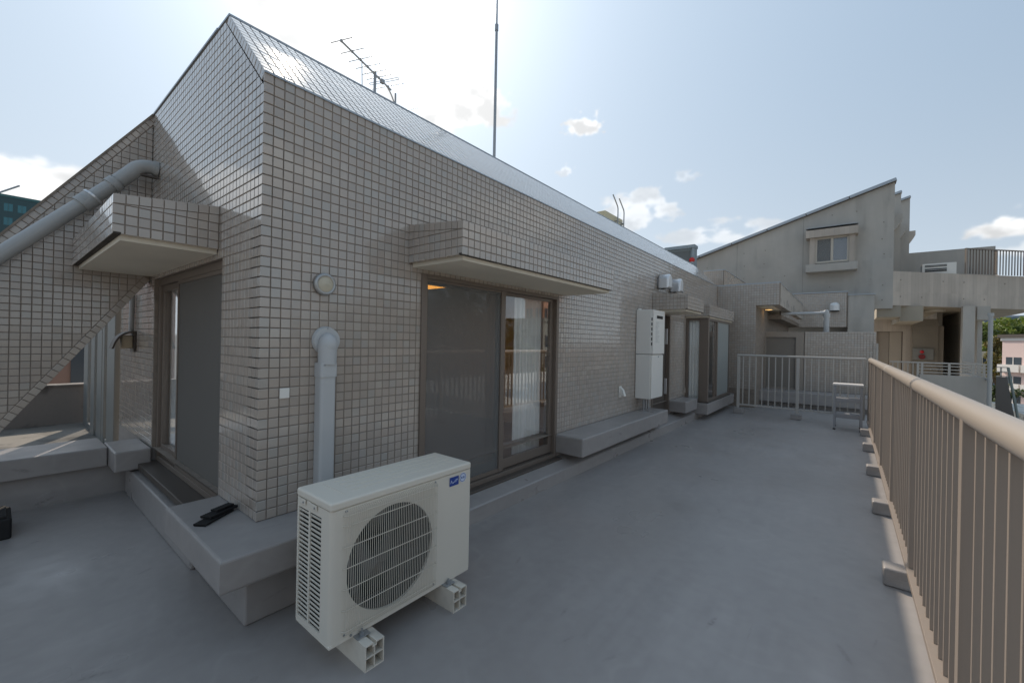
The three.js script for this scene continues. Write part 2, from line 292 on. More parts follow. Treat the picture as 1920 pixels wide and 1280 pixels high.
// ------------------------------------------------------------------ tiled penthouse
const house = thing('tiled_penthouse', 'beige tiled rooftop house with a sloping tiled roof edge, sliding windows and canopies', 'house');
const P = PITCH, LEN = 9.2, Y0 = 0.387, YE = 2.6, YT = 3.115;
const frontWall = mesh('front_wall', metricUV(plateWithHoles(0.006, LEN, Y0, YE, [[0.99, 2.705, Y0 - 0.1, 1.745], [5.3, 6.09, Y0 - 0.1, 1.79], [6.95, 8.65, Y0 - 0.1, 1.79]].map(h => [h[0], h[1], Y0 + 0.0005, h[3]]), 0.14).translate(0, 0, -0.146)), M.mortar, house);
field(frontWall, V(0, Y0, 0), V(1, 0, 0), V(0, 1, 0), 183, 44, { holes: [[0.99, 2.705, -1, 1.745 - Y0], [5.3, 6.09, -1, 1.79 - Y0], [6.95, 8.65, -1, 1.79 - Y0]] });
mesh('wall_base', [bx(0.004, 0.99, 0, Y0, -0.146, -0.004), bx(2.705, 5.3, 0, Y0, -0.146, -0.004), bx(6.09, LEN, 0, Y0, -0.146, -0.004), bx(0.99, 2.705, 0, 0.165, -0.146, -0.004), bx(5.3, 6.09, 0, 0.12, -0.146, -0.004), bx(0.004, 0.146, 0, Y0, -0.56, -0.146), bx(0.004, 0.146, 0, 0.25, -2.15, -0.56), bx(0.004, 0.146, 0, Y0, -3.52, -2.15)], M.deck, house);
const EZ = 70 * P;
{
  const s = new THREE.Shape([[0.006, Y0], [EZ, Y0], [EZ, YT], [0.517, YT], [0.006, YE]].map(p => new THREE.Vector2(...p)));
  s.holes.push(new THREE.Path([[0.56, Y0 + 0.0005], [0.56, 1.745], [2.15, 1.745], [2.15, Y0 + 0.0005]].map(p => new THREE.Vector2(...p))));
  const g = new THREE.ExtrudeGeometry(s, { depth: 0.14, bevelEnabled: false }); g.applyMatrix4(zyFrame(0.006));
  house.userData.endWall = 1; delete house.userData.endWall;
  var endWall = mesh('end_wall', metricUV(g), M.mortar, house);
  const F = field(endWall, V(0, Y0, -EZ), V(0, 0, 1), V(0, 1, 0), 70, 54, { flush: 'end', planes: [[1, 1, YE - Y0 + EZ - P * 1.43 - JOINT * 0.7]], holes: [[EZ - 2.15, EZ - 0.56, -1, 1.745 - Y0]] });
  edgeRow(endWall, F, [EZ - 0.517, YE - Y0 + 0.517], [EZ, YE - Y0], -1);
}
{ // sloping roof edge above the eave
  const g = prism([[0.006, YE - 0.004], [0.528, YT - 0.004], [0.68, YT - 0.004], [0.68, YE - 0.2], [0.15, YE - 0.2]], LEN - 0.152, zyFrame(0.152));
  const roof = mesh('roof_slope', [g, prism([[0.009, YE - 0.004], [0.526, YT - 0.004], [0.526, YE - 0.1]], 0.146, zyFrame(0.006))], M.mortar, house);
  field(roof, V(0, YE + 0.004, 0.004), V(1, 0, 0), V(0, 1, -1), 183, 14, {});
  mesh('eave_trim', bx(0.002, LEN, YE - 0.006, YE + 0.004, -0.03, 0.006), M.coping, roof);
  mesh('ridge_coping', bx(0.0, LEN, YT - 0.002, YT + 0.010, -0.70, -0.512), M.coping, roof);
  mesh('parapet_coping', bx(-0.004, 0.16, YT - 0.002, YT + 0.010, -EZ, -0.70), M.coping, roof);
}
mesh('roof_deck', bx(0.15, LEN + 4, 2.62, 2.9, -EZ, -0.66), M.whiteRoof, house);
mesh('rear_wall', [bx(0.15, LEN + 4, 0, 2.62, -EZ, -EZ + 0.15), bx(LEN + 0.14, LEN + 0.28, 0.3, 2.62, -EZ + 0.15, -0.15)], M.mortar, house);
mesh('room_floor', bx(0.15, LEN, 0.0, 0.2, -EZ + 0.15, -0.15), M.roomFloor, house);
mesh('room_lining', [bx(0.15, LEN, 2.28, 2.32, -EZ + 0.15, -0.15), bx(3.6, 3.7, 0.2, 2.28, -EZ + 0.15, -0.15), bx(0.15, 3.6, 0.2, 2.28, -EZ + 0.15, -EZ + 0.18), bx(3.7, 9.0, 0.2, 2.28, -1.6, -1.57)], M.room, house);
{ // raking wall of the outside stair, left of the house
  const g = prism([[-1.85, Y0], [-0.93, Y0], [-0.004, 1.752], [-0.004, 3.10]], 0.14, new THREE.Matrix4().makeTranslation(0, 0, -2.416));
  const rake = mesh('raking_wall', g, M.mortar, house); const k1 = 1.4700, k2 = 1.4760, U = 1.9;
  const F = field(rake, V(-U, Y0, -2.27), V(1, 0, 0), V(0, 1, 0), 38, 55, { flush: false, planes: [[-k1, 1, 3.117 - Y0 - k1 * U - P * 1.778 - JOINT * 0.9], [k2, -1, -(1.745 - Y0) + k2 * U - P * 1.783 - JOINT * 0.9], [1, 0, U - 0.002]] });
  edgeRow(rake, F, [U - 1.857, 0], [U, 3.117 - Y0], -1); edgeRow(rake, F, [U - 0.92, 0], [U, 1.745 - Y0], 1);
  const d = V(-1.857, Y0 - 3.117, 0).normalize(), q = 3.30;
  const top = bx(-q / 2, q / 2, -0.006, 0.008, -0.08, 0.08); top.rotateZ(Math.atan2(-d.y, -d.x)); top.translate(-1.857 / 2, (3.117 + Y0) / 2, -2.343); mesh('raking_coping', top, M.mortar, rake);
}
function canopy(o, U, W, n, m, label) { // o: on the wall at the lower left corner seen from outside; n tiles long, m tiles deep
  const up = V(0, 1, 0), L = n * P, D = m * P, at = (u, w, y) => o.clone().addScaledVector(U, u).addScaledVector(W, w).add(V(0, y, 0));
  const f = new THREE.Matrix4().makeBasis(W, up, U.clone().negate()).setPosition(at(L - BED, 0, 0));
  const body = mesh('canopy', prism([[-0.01, 0.012], [D - BED, 0.012], [D - BED, 4 * P - 0.004], [-0.01, 5 * P - 0.004]], L - 2 * BED, f), M.mortar, house);
  field(body, at(0, D, 0), U, up, n, 4, {});
  for (const s of [0, 1]) {
    const F = field(body, s ? at(L, D, 0) : at(0, 0, 0), s ? W.clone().negate() : W, up, m, 4, { flush: s ? true : 'end', planes: [s ? [-P / D, 1, 3 * P - JOINT / 2] : [P / D, 1, 4 * P - JOINT / 2]] });
    for (let i = 0; i < m; i++) { const a = i * P + JOINT / 2, b = a + FACE, h = t => s ? 3 * P + P * t / D : 4 * P - P * t / D; cutTile(body, [[a, h(a) + JOINT / 2], [b, h(b) + JOINT / 2], [b, h(b) + P - JOINT / 2], [a, h(a) + P - JOINT / 2]], F); }
  }
  const b = [at(0.035, -0.0, 0), at(L - 0.035, D - 0.035, 0)];
  mesh('soffit', bx(Math.min(b[0].x, b[1].x), Math.max(b[0].x, b[1].x), o.y - 0.024, o.y + 0.012, Math.min(b[0].z, b[1].z), Math.max(b[0].z, b[1].z)), M.soffit, body);
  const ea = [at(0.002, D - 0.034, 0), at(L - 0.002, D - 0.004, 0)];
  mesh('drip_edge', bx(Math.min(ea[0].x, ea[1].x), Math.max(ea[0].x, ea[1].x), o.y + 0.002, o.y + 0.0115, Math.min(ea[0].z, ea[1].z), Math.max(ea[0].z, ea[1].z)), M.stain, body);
  if (label) body.userData.label = label;
  return body;
}
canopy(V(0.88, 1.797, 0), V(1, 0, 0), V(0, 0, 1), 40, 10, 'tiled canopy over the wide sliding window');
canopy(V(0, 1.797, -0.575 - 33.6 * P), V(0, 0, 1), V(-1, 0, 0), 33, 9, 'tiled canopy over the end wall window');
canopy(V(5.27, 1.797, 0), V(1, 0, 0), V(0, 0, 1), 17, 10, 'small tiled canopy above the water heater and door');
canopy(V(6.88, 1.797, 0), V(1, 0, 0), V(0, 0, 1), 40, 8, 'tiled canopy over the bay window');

// windows ---------------------------------------------------------------
function part(name, parent, label) { const g = new THREE.Group(); g.name = name; parent.add(g); if (label) g.userData.label = label; return g; }
{
  const w = part('sliding_window', house, 'wide bronze framed sliding window with insect screen and white curtain'), x0 = 0.99, x1 = 2.705, y0 = 0.166, y1 = 1.745;
  mesh('frame', [bx(x0, x0 + 0.042, y0, y1, -0.12, 0.012, 0.003), bx(x1 - 0.042, x1, y0, y1, -0.12, 0.012, 0.003), bx(x0 + 0.042, x1 - 0.042, y1 - 0.028, y1, -0.12, 0.012, 0.003), bx(x0 + 0.042, x1 - 0.042, y0, y0 + 0.035, -0.12, 0.012, 0.003)], M.bronze, w);
  mesh('sill', bx(x0 - 0.01, x1 + 0.01, y0 - 0.03, y0 + 0.001, -0.02, 0.075, 0.006), M.bronzeDark, w);
  mesh('track', [bx(x0 + 0.042, x1 - 0.042, y0 + 0.035, y0 + 0.045, -0.014, -0.008), bx(x0 + 0.042, x1 - 0.042, y0 + 0.035, y0 + 0.045, -0.05, -0.044)], M.bronzeDark, w);
  const sash = (a, b, z, low) => { const s = mesh('sash', [bx(a, a + 0.05, y0 + 0.046, y1 - 0.029, z - 0.015, z + 0.015, 0.002), bx(b - 0.05, b, y0 + 0.046, y1 - 0.029, z - 0.015, z + 0.015, 0.002), bx(a + 0.05, b - 0.05, y1 - 0.055, y1 - 0.029, z - 0.015, z + 0.015, 0.002), bx(a + 0.05, b - 0.05, y0 + 0.046, y0 + low, z - 0.015, z + 0.015, 0.002)], M.bronze, w); mesh('pane', bx(a + 0.05, b - 0.05, y0 + low, y1 - 0.055, z - 0.0015, z + 0.0015), M.glass, s); return s; };
  sash(1.86, x1 - 0.043, -0.042, 0.13); sash(x0 + 0.043, 1.92, -0.085, 0.13);
  const sc = mesh('screen_frame', [bx(x0 + 0.043, x0 + 0.058, y0 + 0.046, y1 - 0.029, -0.018, -0.002), bx(1.83, 1.885, y0 + 0.046, y1 - 0.029, -0.022, 0.002), bx(x0 + 0.058, 1.83, y1 - 0.045, y1 - 0.029, -0.018, -0.002), bx(x0 + 0.058, 1.83, y0 + 0.046, y0 + 0.075, -0.018, -0.002)], M.bronze, w);
  mesh('insect_mesh', bx(x0 + 0.058, 1.83, y0 + 0.075, y1 - 0.045, -0.0105, -0.0095), M.screen, sc);
}
{
  const w = part('sliding_window', house, 'end wall sliding window with grey screen under the canopy'), X = 0.05, z0 = -2.15, z1 = -0.56, y0 = 0.28, y1 = 1.745;
  mesh('frame', [bx(0.03, 0.14, y0, y1, z0, z0 + 0.05, 0.003), bx(0.03, 0.14, y0, y1, z1 - 0.05, z1, 0.003), bx(0.03, 0.14, y1 - 0.05, y1, z0 + 0.05, z1 - 0.05, 0.003), bx(0.03, 0.14, y0, y0 + 0.04, z0 + 0.05, z1 - 0.05, 0.003)], M.bronze, w);
  mesh('sill', bx(-0.085, 0.1, y0 - 0.05, y0 - 0.002, z0, z1 - 0.01, 0.006), M.bronzeDark, w);
  const s = mesh('sash', [bx(X, X + 0.03, y0 + 0.04, y1 - 0.05, -1.60, -1.55, 0.002), bx(X, X + 0.03, y0 + 0.04, y1 - 0.05, z0 + 0.051, z0 + 0.09, 0.002), bx(X, X + 0.03, y0 + 0.041, y0 + 0.14, z0 + 0.09, -1.60, 0.002), bx(X, X + 0.03, y1 - 0.10, y1 - 0.051, z0 + 0.09, -1.60, 0.002)], M.bronze, w);
  mesh('pane', bx(X + 0.013, X + 0.016, y0 + 0.14, y1 - 0.10, z0 + 0.09, -1.60), M.glass, s);
  mesh('pane', bx(0.125, 0.128, y0 + 0.04, y1 - 0.05, -1.62, z1 - 0.05), M.glass, w);
  const sc = mesh('screen_frame', [bx(0.034, 0.047, y0 + 0.041, y1 - 0.051, -1.60, -1.575), bx(0.034, 0.047, y0 + 0.041, y1 - 0.051, -0.64, z1 - 0.051), bx(0.034, 0.047, y1 - 0.075, y1 - 0.051, -1.575, -0.64), bx(0.034, 0.047, y0 + 0.041, y0 + 0.07, -1.575, -0.64)], M.bronze, w);
  mesh('insect_mesh', bx(0.040, 0.041, y0 + 0.07, y1 - 0.075, -1.575, -0.64), std([0.165, 0.152, 0.135], 0.9, 0, { transparent: true, opacity: 0.84 }), sc);
}
{ // bay window at the far end of the long wall
  const w = part('bay_window', house, 'bronze framed bay window with white curtain near the far railing'), x0 = 6.95, x1 = 8.66, z = 0.372, y0 = 0.30, y1 = 1.79;
  mesh('base_slab', bx(6.87, 9.02, 0.10, 0.29, 0.001, 0.40, 0.012), M.deck, w);
  mesh('sill', bx(x0 - 0.02, x1 + 0.05, 0.291, y0 + 0.012, 0.004, z + 0.02, 0.004), M.bronzeDark, w);
  mesh('corner_post', bx(x0 - 0.002, x0 + 0.075, y0 + 0.012, y1 - 0.002, z - 0.15, z, 0.004), M.bronze, w);
  mesh('frame', [bx(x0, x0 + 0.05, y0 + 0.012, y1 - 0.002, 0.002, 0.04), bx(x0, x0 + 0.05, y1 - 0.06, y1 - 0.002, 0.04, z - 0.15), bx(x0, x0 + 0.05, y0 + 0.012, y0 + 0.05, 0.04, z - 0.15), bx(x0 + 0.075, x1, y1 - 0.06, y1 - 0.002, z - 0.07, z - 0.01), bx(x0 + 0.075, x1, y0 + 0.012, y0 + 0.05, z - 0.07, z - 0.01), bx(x1 - 0.04, x1, y0 + 0.05, y1 - 0.06, 0.002, z - 0.005)], M.bronze, w);
  mesh('pane', bx(x0 + 0.02, x0 + 0.023, y0 + 0.05, y1 - 0.06, 0.04, z - 0.15), M.glass, w);
  const s = mesh('sash', [bx(7.63, 7.70, y0 + 0.05, y1 - 0.06, z - 0.055, z - 0.012, 0.003), bx(7.03, 7.07, y0 + 0.05, y1 - 0.06, z - 0.05, z - 0.02), bx(7.56, 7.63, y0 + 0.05, y1 - 0.06, z - 0.06, z - 0.035)], M.bronze, w);
  mesh('pane', bx(7.07, 7.56, y0 + 0.05, y1 - 0.06, z - 0.042, z - 0.039), M.glass, s);
  mesh('opaque_panel', bx(7.70, x1 - 0.04, y0 + 0.05, y1 - 0.06, z - 0.03, z - 0.022), std([0.30, 0.315, 0.30], 0.5), s);
}
{
  const d = part('service_door', house, 'narrow bronze door beside the water heater');
  mesh('door_frame', [bx(5.3, 5.34, 0.12, 1.79, -0.12, 0.006), bx(6.05, 6.09, 0.12, 1.79, -0.12, 0.006), bx(5.34, 6.05, 1.75, 1.79, -0.12, 0.006)], M.bronze, d);
  mesh('door_leaf', bx(5.34, 6.05, 0.121, 1.75, -0.09, -0.05), M.bronzeDark, d); mesh('handle', bx(5.98, 6.0, 1.30, 1.55, -0.05, -0.01, 0.004), M.steel, d); mesh('handle', bx(5.98, 6.0, 0.5, 0.75, -0.05, -0.01, 0.004), M.steel, d);
}
finishTiles(300, t => !(t.part === frontWall && t.p.x > 0.16 && t.p.x < 1.35 && t.p.y < 0.68) && !(t.part === frontWall && t.p.x > 0.24 && t.p.x < 0.42 && t.p.y < 1.35));

// ledges, painted like the floor ---------------------------------------------
function extrudedLedge(pts, y0, y1, r) { // outline in x,z
  const s = new THREE.Shape(pts.map(p => new THREE.Vector2(p[0], -p[1]))), g = new THREE.ExtrudeGeometry(s, { depth: y1 - y0 - 2 * r, bevelEnabled: true, bevelThickness: r, bevelSize: r, bevelOffset: -r, bevelSegments: 3 });
  g.rotateX(-Math.PI / 2); g.translate(0, y0 + r, 0); const q = plain(g), n = q.attributes.normal.clone(), u = metricUV(q.clone()); u.setAttribute('normal', n); return u;
}
tag(mesh('ledge', extrudedLedge([[-0.235, 0.292], [0.95, 0.292], [0.95, -0.02], [0.02, -0.02], [0.02, -0.555], [-0.235, -0.555]], 0.245, Y0, 0.014), M.deck), 'grey L-shaped concrete ledge round the near house corner, behind the air conditioner', 'ledge', 'painted concrete ledges');
tag(mesh('ledge', bx(2.69, 5.11, 0.205, Y0, -0.003, 0.312, 0.016), M.deck), 'long grey concrete ledge below the water heater', 'ledge', 'painted concrete ledges');
tag(mesh('ledge', bx(6.10, 6.76, 0.205, Y0, -0.003, 0.265, 0.014), M.deck), 'short grey concrete ledge block between the service door and bay window', 'ledge', 'painted concrete ledges');
tag(mesh('ledge', [bx(-4.2, -0.225, 0.238, Y0 + 0.004, -2.84, -2.355, 0.012), bx(-4.2, 0.0, -0.3, 0.236, -2.84, -2.42)], M.deck), 'long grey ledge on a low wall under the raking stair wall', 'ledge', 'painted concrete ledges');
tag(mesh('ledge', bx(-0.222, -0.002, 0.232, Y0 + 0.001, -2.60, -2.10, 0.014), M.deck), 'small grey ledge block at the end wall window, left side', 'ledge', 'painted concrete ledges');
// ------------------------------------------------------------------ things inside the rooms
function curtain(w, h, folds, amp, [x, y, z], turn, label) {
  const g = new THREE.PlaneGeometry(w, h, folds * 10, 14), p = g.attributes.position;
  for (let i = 0; i < p.count; i++) { const u = p.getX(i) / w + 0.5, v = p.getY(i) / h + 0.5; p.setZ(i, amp * (Math.sin(u * folds * 6.283 + 0.5 * Math.sin(u * 9)) * (0.75 + 0.25 * (1 - v)) + 0.35 * Math.sin(u * folds * 13.1 + 1 + v))); }
  g.computeVertexNormals(); const m = mesh('curtain', g, M.curtain); m.position.set(x, y, z); m.rotation.y = turn;
  return tag(m, label, 'curtain', 'white curtains');
}
curtain(0.46, 1.75, 6, 0.028, [2.43, 1.10, -0.165], 0, 'white curtain behind the wide sliding window');
curtain(0.20, 1.42, 4, 0.014, [7.02, 1.055, 0.135], Math.PI / 2, 'white curtain behind the side pane of the bay window');
curtain(0.22, 1.42, 4, 0.014, [7.21, 1.055, 0.26], 0, 'white curtain behind the front pane of the bay window');
curtain(0.90, 1.42, 10, 0.010, [0.108, 1.03, -1.95], Math.PI / 2, 'pale curtain behind the end wall window');
{
  const l = thing('ceiling_light', 'warm orange strip light glowing inside the wide window', 'light', null, [2.50, 1.93, -1.95]);
  mesh('housing', bx(-0.14, 0.14, 0.012, 0.05, -0.90, 0.90, 0.004), M.room, l);
  mesh('diffuser', bx(-0.105, 0.105, 0.0, 0.011, -0.88, 0.86), new THREE.MeshStandardMaterial({ color: lin(0.8, 0.5, 0.2), emissive: lin(1.0, 0.42, 0.06), emissiveIntensity: 2.2, roughness: 0.6 }), l);
  mesh('suspension', [cyl(V(0, 0.05, -0.6), V(0, 0.33, -0.6), 0.006, 6), cyl(V(0, 0.05, 0.6), V(0, 0.33, 0.6), 0.006, 6)], M.steel, l);
  const a = new THREE.RectAreaLight(lin(1, 0.55, 0.2), 0.45, 0.2, 1.7); a.position.set(0, -0.008, 0); a.rotation.x = -Math.PI / 2; l.add(a);
}
// ------------------------------------------------------------------ air conditioner outdoor unit
{
  const ac = thing('air_conditioner', 'cream outdoor air conditioner unit with round fan grille standing on two plastic blocks', 'air conditioner', null, [0, 0.102, 0.44]);
  const W = 0.755, H = 0.563, D = 0.278;
  // casing: shell with a round fan opening and a slotted left side
  const front = new THREE.Shape([[0.02, 0.012], [W, 0.012], [W, H - 0.035], [0.02, H - 0.035]].map(p => new THREE.Vector2(...p))), hole = new THREE.Path(); hole.absarc(0.285, 0.262, 0.218, 0, 6.2832, true); front.holes.push(hole);
  const fg = new THREE.ExtrudeGeometry(front, { depth: 0.012, bevelEnabled: false, curveSegments: 48 }); fg.translate(0, 0, D - 0.012);
  const ring = new THREE.CylinderGeometry(0.217, 0.217, 0.11, 56, 1, true); ring.rotateX(Math.PI / 2); ring.translate(0.285, 0.262, D - 0.066);
  const corner = new THREE.CylinderGeometry(0.02, 0.02, H - 0.047, 10, 1, false, Math.PI * 1.5, Math.PI / 2); corner.translate(0.02, 0.012 + (H - 0.047) / 2, D - 0.02);
  mesh('casing', [metricUV(fg), metricUV(corner), bx(0, 0.006, 0.012, 0.035, 0.0, D - 0.02), bx(0, 0.006, H - 0.075, H - 0.035, 0.0, D - 0.02), bx(0, 0.006, 0.035, H - 0.075, D - 0.075, D - 0.02), bx(0, 0.006, 0.035, H - 0.075, 0.0, 0.014), bx(0, 0.006, 0.035, H - 0.075, 0.099, 0.112), bx(W - 0.006, W, 0.012, H - 0.035, 0, D - 0.0125), bx(0, W, 0.0, 0.0118, 0.0, D, 0.003), bx(0.006, W - 0.006, 0.012, H - 0.035, 0, 0.006)], M.cream, ac);
  mesh('fan_shroud', metricUV(ring), M.slot, ac);
  mesh('inner_wall', [bx(0.03, 0.60, 0.02, H - 0.05, 0.10, 0.11), bx(0.02, 0.026, 0.02, H - 0.05, 0.01, 0.20)], M.slot, ac);
  const lid = mesh('lid', bx(-0.004, W + 0.004, H - 0.035, H, -0.004, D + 0.004, 0.010), M.cream, ac);
  for (const z of [0.052, 0.10, 0.148, 0.196]) mesh('lid_rib', bx(0.13, W - 0.05, H, H + 0.0022, z, z + 0.004), M.cream, lid);
  mesh('lid_rib', bx(0.085, 0.089, H, H + 0.002, 0.04, 0.22), M.cream, lid);
  for (const z of [0.02, 0.115]) { mesh('lid_tab', bx(-0.0065, -0.003, H - 0.055, H - 0.034, z, z + 0.06, 0.0012), M.cream, lid); const s = cyl(V(-0.009, H - 0.046, z + 0.045), V(-0.006, H - 0.046, z + 0.045), 0.0045, 8); mesh('screw', s, M.galv, lid); }
  const slat = new THREE.BoxGeometry(0.004, 0.0085, 0.0845), y0 = 0.04, n = 24;
  for (const z of [0.0565, 0.157]) for (let i = 0; i < n; i++) { const s = mesh('louver_slat', slat, M.cream, ac); s.position.set(0.0035, y0 + (i + 0.5) * (H - 0.118) / n, z); s.rotation.z = 0.35; }
  // fan
  const fan = part('fan', ac); mesh('hub', (() => { const g = new THREE.CylinderGeometry(0.052, 0.058, 0.05, 28); g.rotateX(Math.PI / 2); g.translate(0.285, 0.262, 0.185); return g; })(), M.fan, fan);
  for (let k = 0; k < 3; k++) {
    const g = new THREE.BufferGeometry(), p = [], t = 10, idx = [];
    for (let i = 0; i <= t; i++) for (let j = 0; j <= 4; j++) { const r = 0.05 + 0.158 * j / 4, a = k * 2.0944 + 0.4 + (i / t) * (1.45 - 0.12 * j) + 0.10 * j, z = 0.165 + 0.055 * (i / t); p.push(0.285 + r * Math.cos(a), 0.262 + r * Math.sin(a), z); }
    for (let i = 0; i < t; i++) for (let j = 0; j < 4; j++) { const a = i * 5 + j; idx.push(a, a + 5, a + 1, a + 1, a + 5, a + 6); }
    g.setAttribute('position', new THREE.Float32BufferAttribute(p, 3)); g.setIndex(idx); g.computeVertexNormals(); mesh('fan_blade', g, new THREE.MeshStandardMaterial({ color: lin(0.028, 0.032, 0.032), roughness: 0.4, side: THREE.DoubleSide }), fan);
  }
  // wire grille standing proud of the opening
  const gx0 = 0.055, gx1 = 0.525, gy0 = 0.022, gy1 = 0.522, gz = D + 0.013, gr = part('fan_grille', ac);
  const vw = tube([V(0, gy0, D), V(0, gy0 + 0.006, gz), V(0, gy0 + 0.02, gz + 0.001), V(0, gy1 - 0.02, gz + 0.001), V(0, gy1 - 0.006, gz), V(0, gy1, D)], 0.0013, 6, 26, 0.1), N = 50;
  for (let i = 0; i < N; i++) { const m = mesh('vertical_wire', vw, M.cream, gr); m.position.x = gx0 + (gx1 - gx0) * (i + 0.5) / N; }
  const hw = tube([V(gx0 - 0.006, 0, D), V(gx0 - 0.003, 0, gz - 0.002), V(gx0 + 0.012, 0, gz - 0.0015), V(gx1 - 0.012, 0, gz - 0.0015), V(gx1 + 0.003, 0, gz - 0.002), V(gx1 + 0.006, 0, D)], 0.0021, 6, 26, 0.1);
  for (const y of [0.045, 0.128, 0.211, 0.294, 0.377, 0.46, 0.50]) { const m = mesh('cross_wire', hw, M.cream, gr); m.position.y = y; }
  for (const [x, y] of [[0.062, 0.516], [0.518, 0.516], [0.062, 0.028], [0.518, 0.028], [0.09, 0.014]]) mesh('screw', cyl(V(x, y, D), V(x, y, D + 0.004), 0.005, 8), M.galv, ac);
  // maker's badge: blue plate with pale marks, pale blue roundel beside it
  const c = document.createElement('canvas'); c.width = 256; c.height = 160; const q = c.getContext('2d'); q.fillStyle = '#1d3f8f'; q.fillRect(0, 0, 256, 160); q.strokeStyle = '#d6e0f2'; q.lineWidth = 9;
  q.beginPath(); q.moveTo(26, 112); q.lineTo(52, 62); q.lineTo(74, 112); q.stroke(); q.beginPath(); q.arc(100, 104, 9, 0, 7); q.stroke(); q.beginPath(); q.moveTo(132, 100); q.quadraticCurveTo(156, 52, 222, 56); q.quadraticCurveTo(206, 92, 132, 100); q.stroke();
  const bt = new THREE.CanvasTexture(c); bt.colorSpace = THREE.SRGBColorSpace;
  const bg = new THREE.PlaneGeometry(0.062, 0.044); bg.translate(0.64, 0.492, D + 0.0022); mesh('badge', bg, std(0xffffff, 0.4, 0, { map: bt }), ac);
  const c2 = document.createElement('canvas'); c2.width = c2.height = 128; const r = c2.getContext('2d'); r.fillStyle = '#c9d2e6'; r.fillRect(0, 0, 128, 128); r.strokeStyle = '#3d5798'; r.lineWidth = 7; r.beginPath(); r.arc(64, 64, 52, 0, 7); r.stroke(); r.fillStyle = '#33518f'; r.fillRect(34, 50, 22, 30); r.fillRect(72, 50, 22, 30);
  const rt = new THREE.CanvasTexture(c2); rt.colorSpace = THREE.SRGBColorSpace;
  const rg = new THREE.CircleGeometry(0.024, 28); rg.translate(0.70, 0.497, D + 0.0024); mesh('roundel', rg, std(0xffffff, 0.4, 0, { map: rt }), ac);
  for (const x of [0.13, 0.60]) { mesh('foot_bracket', bx(x - 0.03, x + 0.03, 0.0008, 0.004, D - 0.02, D + 0.034, 0.001), M.galv, ac); mesh('foot_bolt', [cyl(V(x, 0.004, D + 0.016), V(x, 0.014, D + 0.016), 0.011, 6), cyl(V(x, 0.014, D + 0.016), V(x, 0.026, D + 0.016), 0.005, 8)], M.galv, ac); }
}
for (const [x, lab] of [[0.102, 'hollow cream plastic block under the left end of the air conditioner'], [0.57, 'hollow cream plastic block under the right end of the air conditioner']]) {
  const b = thing('support_block', lab, 'block', 'air conditioner support blocks', [x, 0, 0.37]), w = 0.085, h = 0.1, L = 0.435, t = 0.0045;
  mesh('shell', [bx(0, t, 0, h, 0, L), bx(w - t, w, 0, h, 0, L), bx(t, w - t, 0, t, 0, L), bx(t, 0.036, h - t, h, 0, L), bx(0.049, w - t, h - t, h, 0, L)], M.creamWorn, b);
  mesh('web', [bx(w / 2 - t / 2, w / 2 + t / 2, t, h - 0.016, 0, L - 0.001), bx(t, w / 2 - t / 2, h / 2 - t / 2, h / 2 + t / 2, 0, L - 0.001), bx(w / 2 + t / 2, w - t, h / 2 - t / 2, h / 2 + t / 2, 0, L - 0.001), bx(0.033, 0.052, h - 0.016, h - 0.012, 0, L - 0.001), bx(0.033, 0.036, h - 0.012, h - t, 0, L - 0.001), bx(0.049, 0.052, h - 0.012, h - t, 0, L - 0.001)], M.creamWorn, b);
}
// ------------------------------------------------------------------ fittings on the long wall
{
  const d = thing('pipe_duct', 'pale grey plastic pipe cover with round wall cap beside the air conditioner', 'pipe cover', null, [0.322, 0.388, 0]);
  const cap = new THREE.CylinderGeometry(0.072, 0.078, 0.02, 36); cap.rotateX(Math.PI / 2); cap.translate(0.012, 0.895, 0.0115); mesh('wall_cap', cap, M.duct, d);
  const prof = (w, dp) => { const s = new THREE.Shape(); s.moveTo(-w, 0); s.lineTo(-w, dp - 0.02); s.quadraticCurveTo(-w, dp, -w + 0.02, dp); s.lineTo(w - 0.02, dp); s.quadraticCurveTo(w, dp, w, dp - 0.02); s.lineTo(w, 0); return s; };
  const up = g => { g.rotateX(-Math.PI / 2); g.rotateY(Math.PI); g.rotateY(Math.PI); return g; };
  const stick = (w, dp, y0, y1) => { const g = new THREE.ExtrudeGeometry(prof(w, dp), { depth: y1 - y0, bevelEnabled: false, curveSegments: 8 }); g.applyMatrix4(new THREE.Matrix4().set(-1, 0, 0, 0, 0, 0, 1, y0, 0, 1, 0, 0.001, 0, 0, 0, 1)); return g; };
  mesh('cover', stick(0.043, 0.068, 0, 0.72), M.duct, d); mesh('collar', stick(0.047, 0.074, 0.70, 0.775), M.duct, d);
  const hood = new THREE.SphereGeometry(0.062, 28, 18); hood.scale(0.80, 1.05, 0.80); hood.translate(0.006, 0.872, 0.042); const body = new THREE.CylinderGeometry(0.049, 0.047, 0.105, 24); body.translate(0.003, 0.82, 0.040); mesh('elbow', [hood, body], M.duct, d);
  mesh('screw', cyl(V(-0.028, 0.765, 0.07), V(-0.028, 0.765, 0.078), 0.006, 8), M.galv, d); mesh('screw', cyl(V(0.012, 0.962, 0.016), V(0.012, 0.962, 0.024), 0.004, 8), M.galv, d);
}
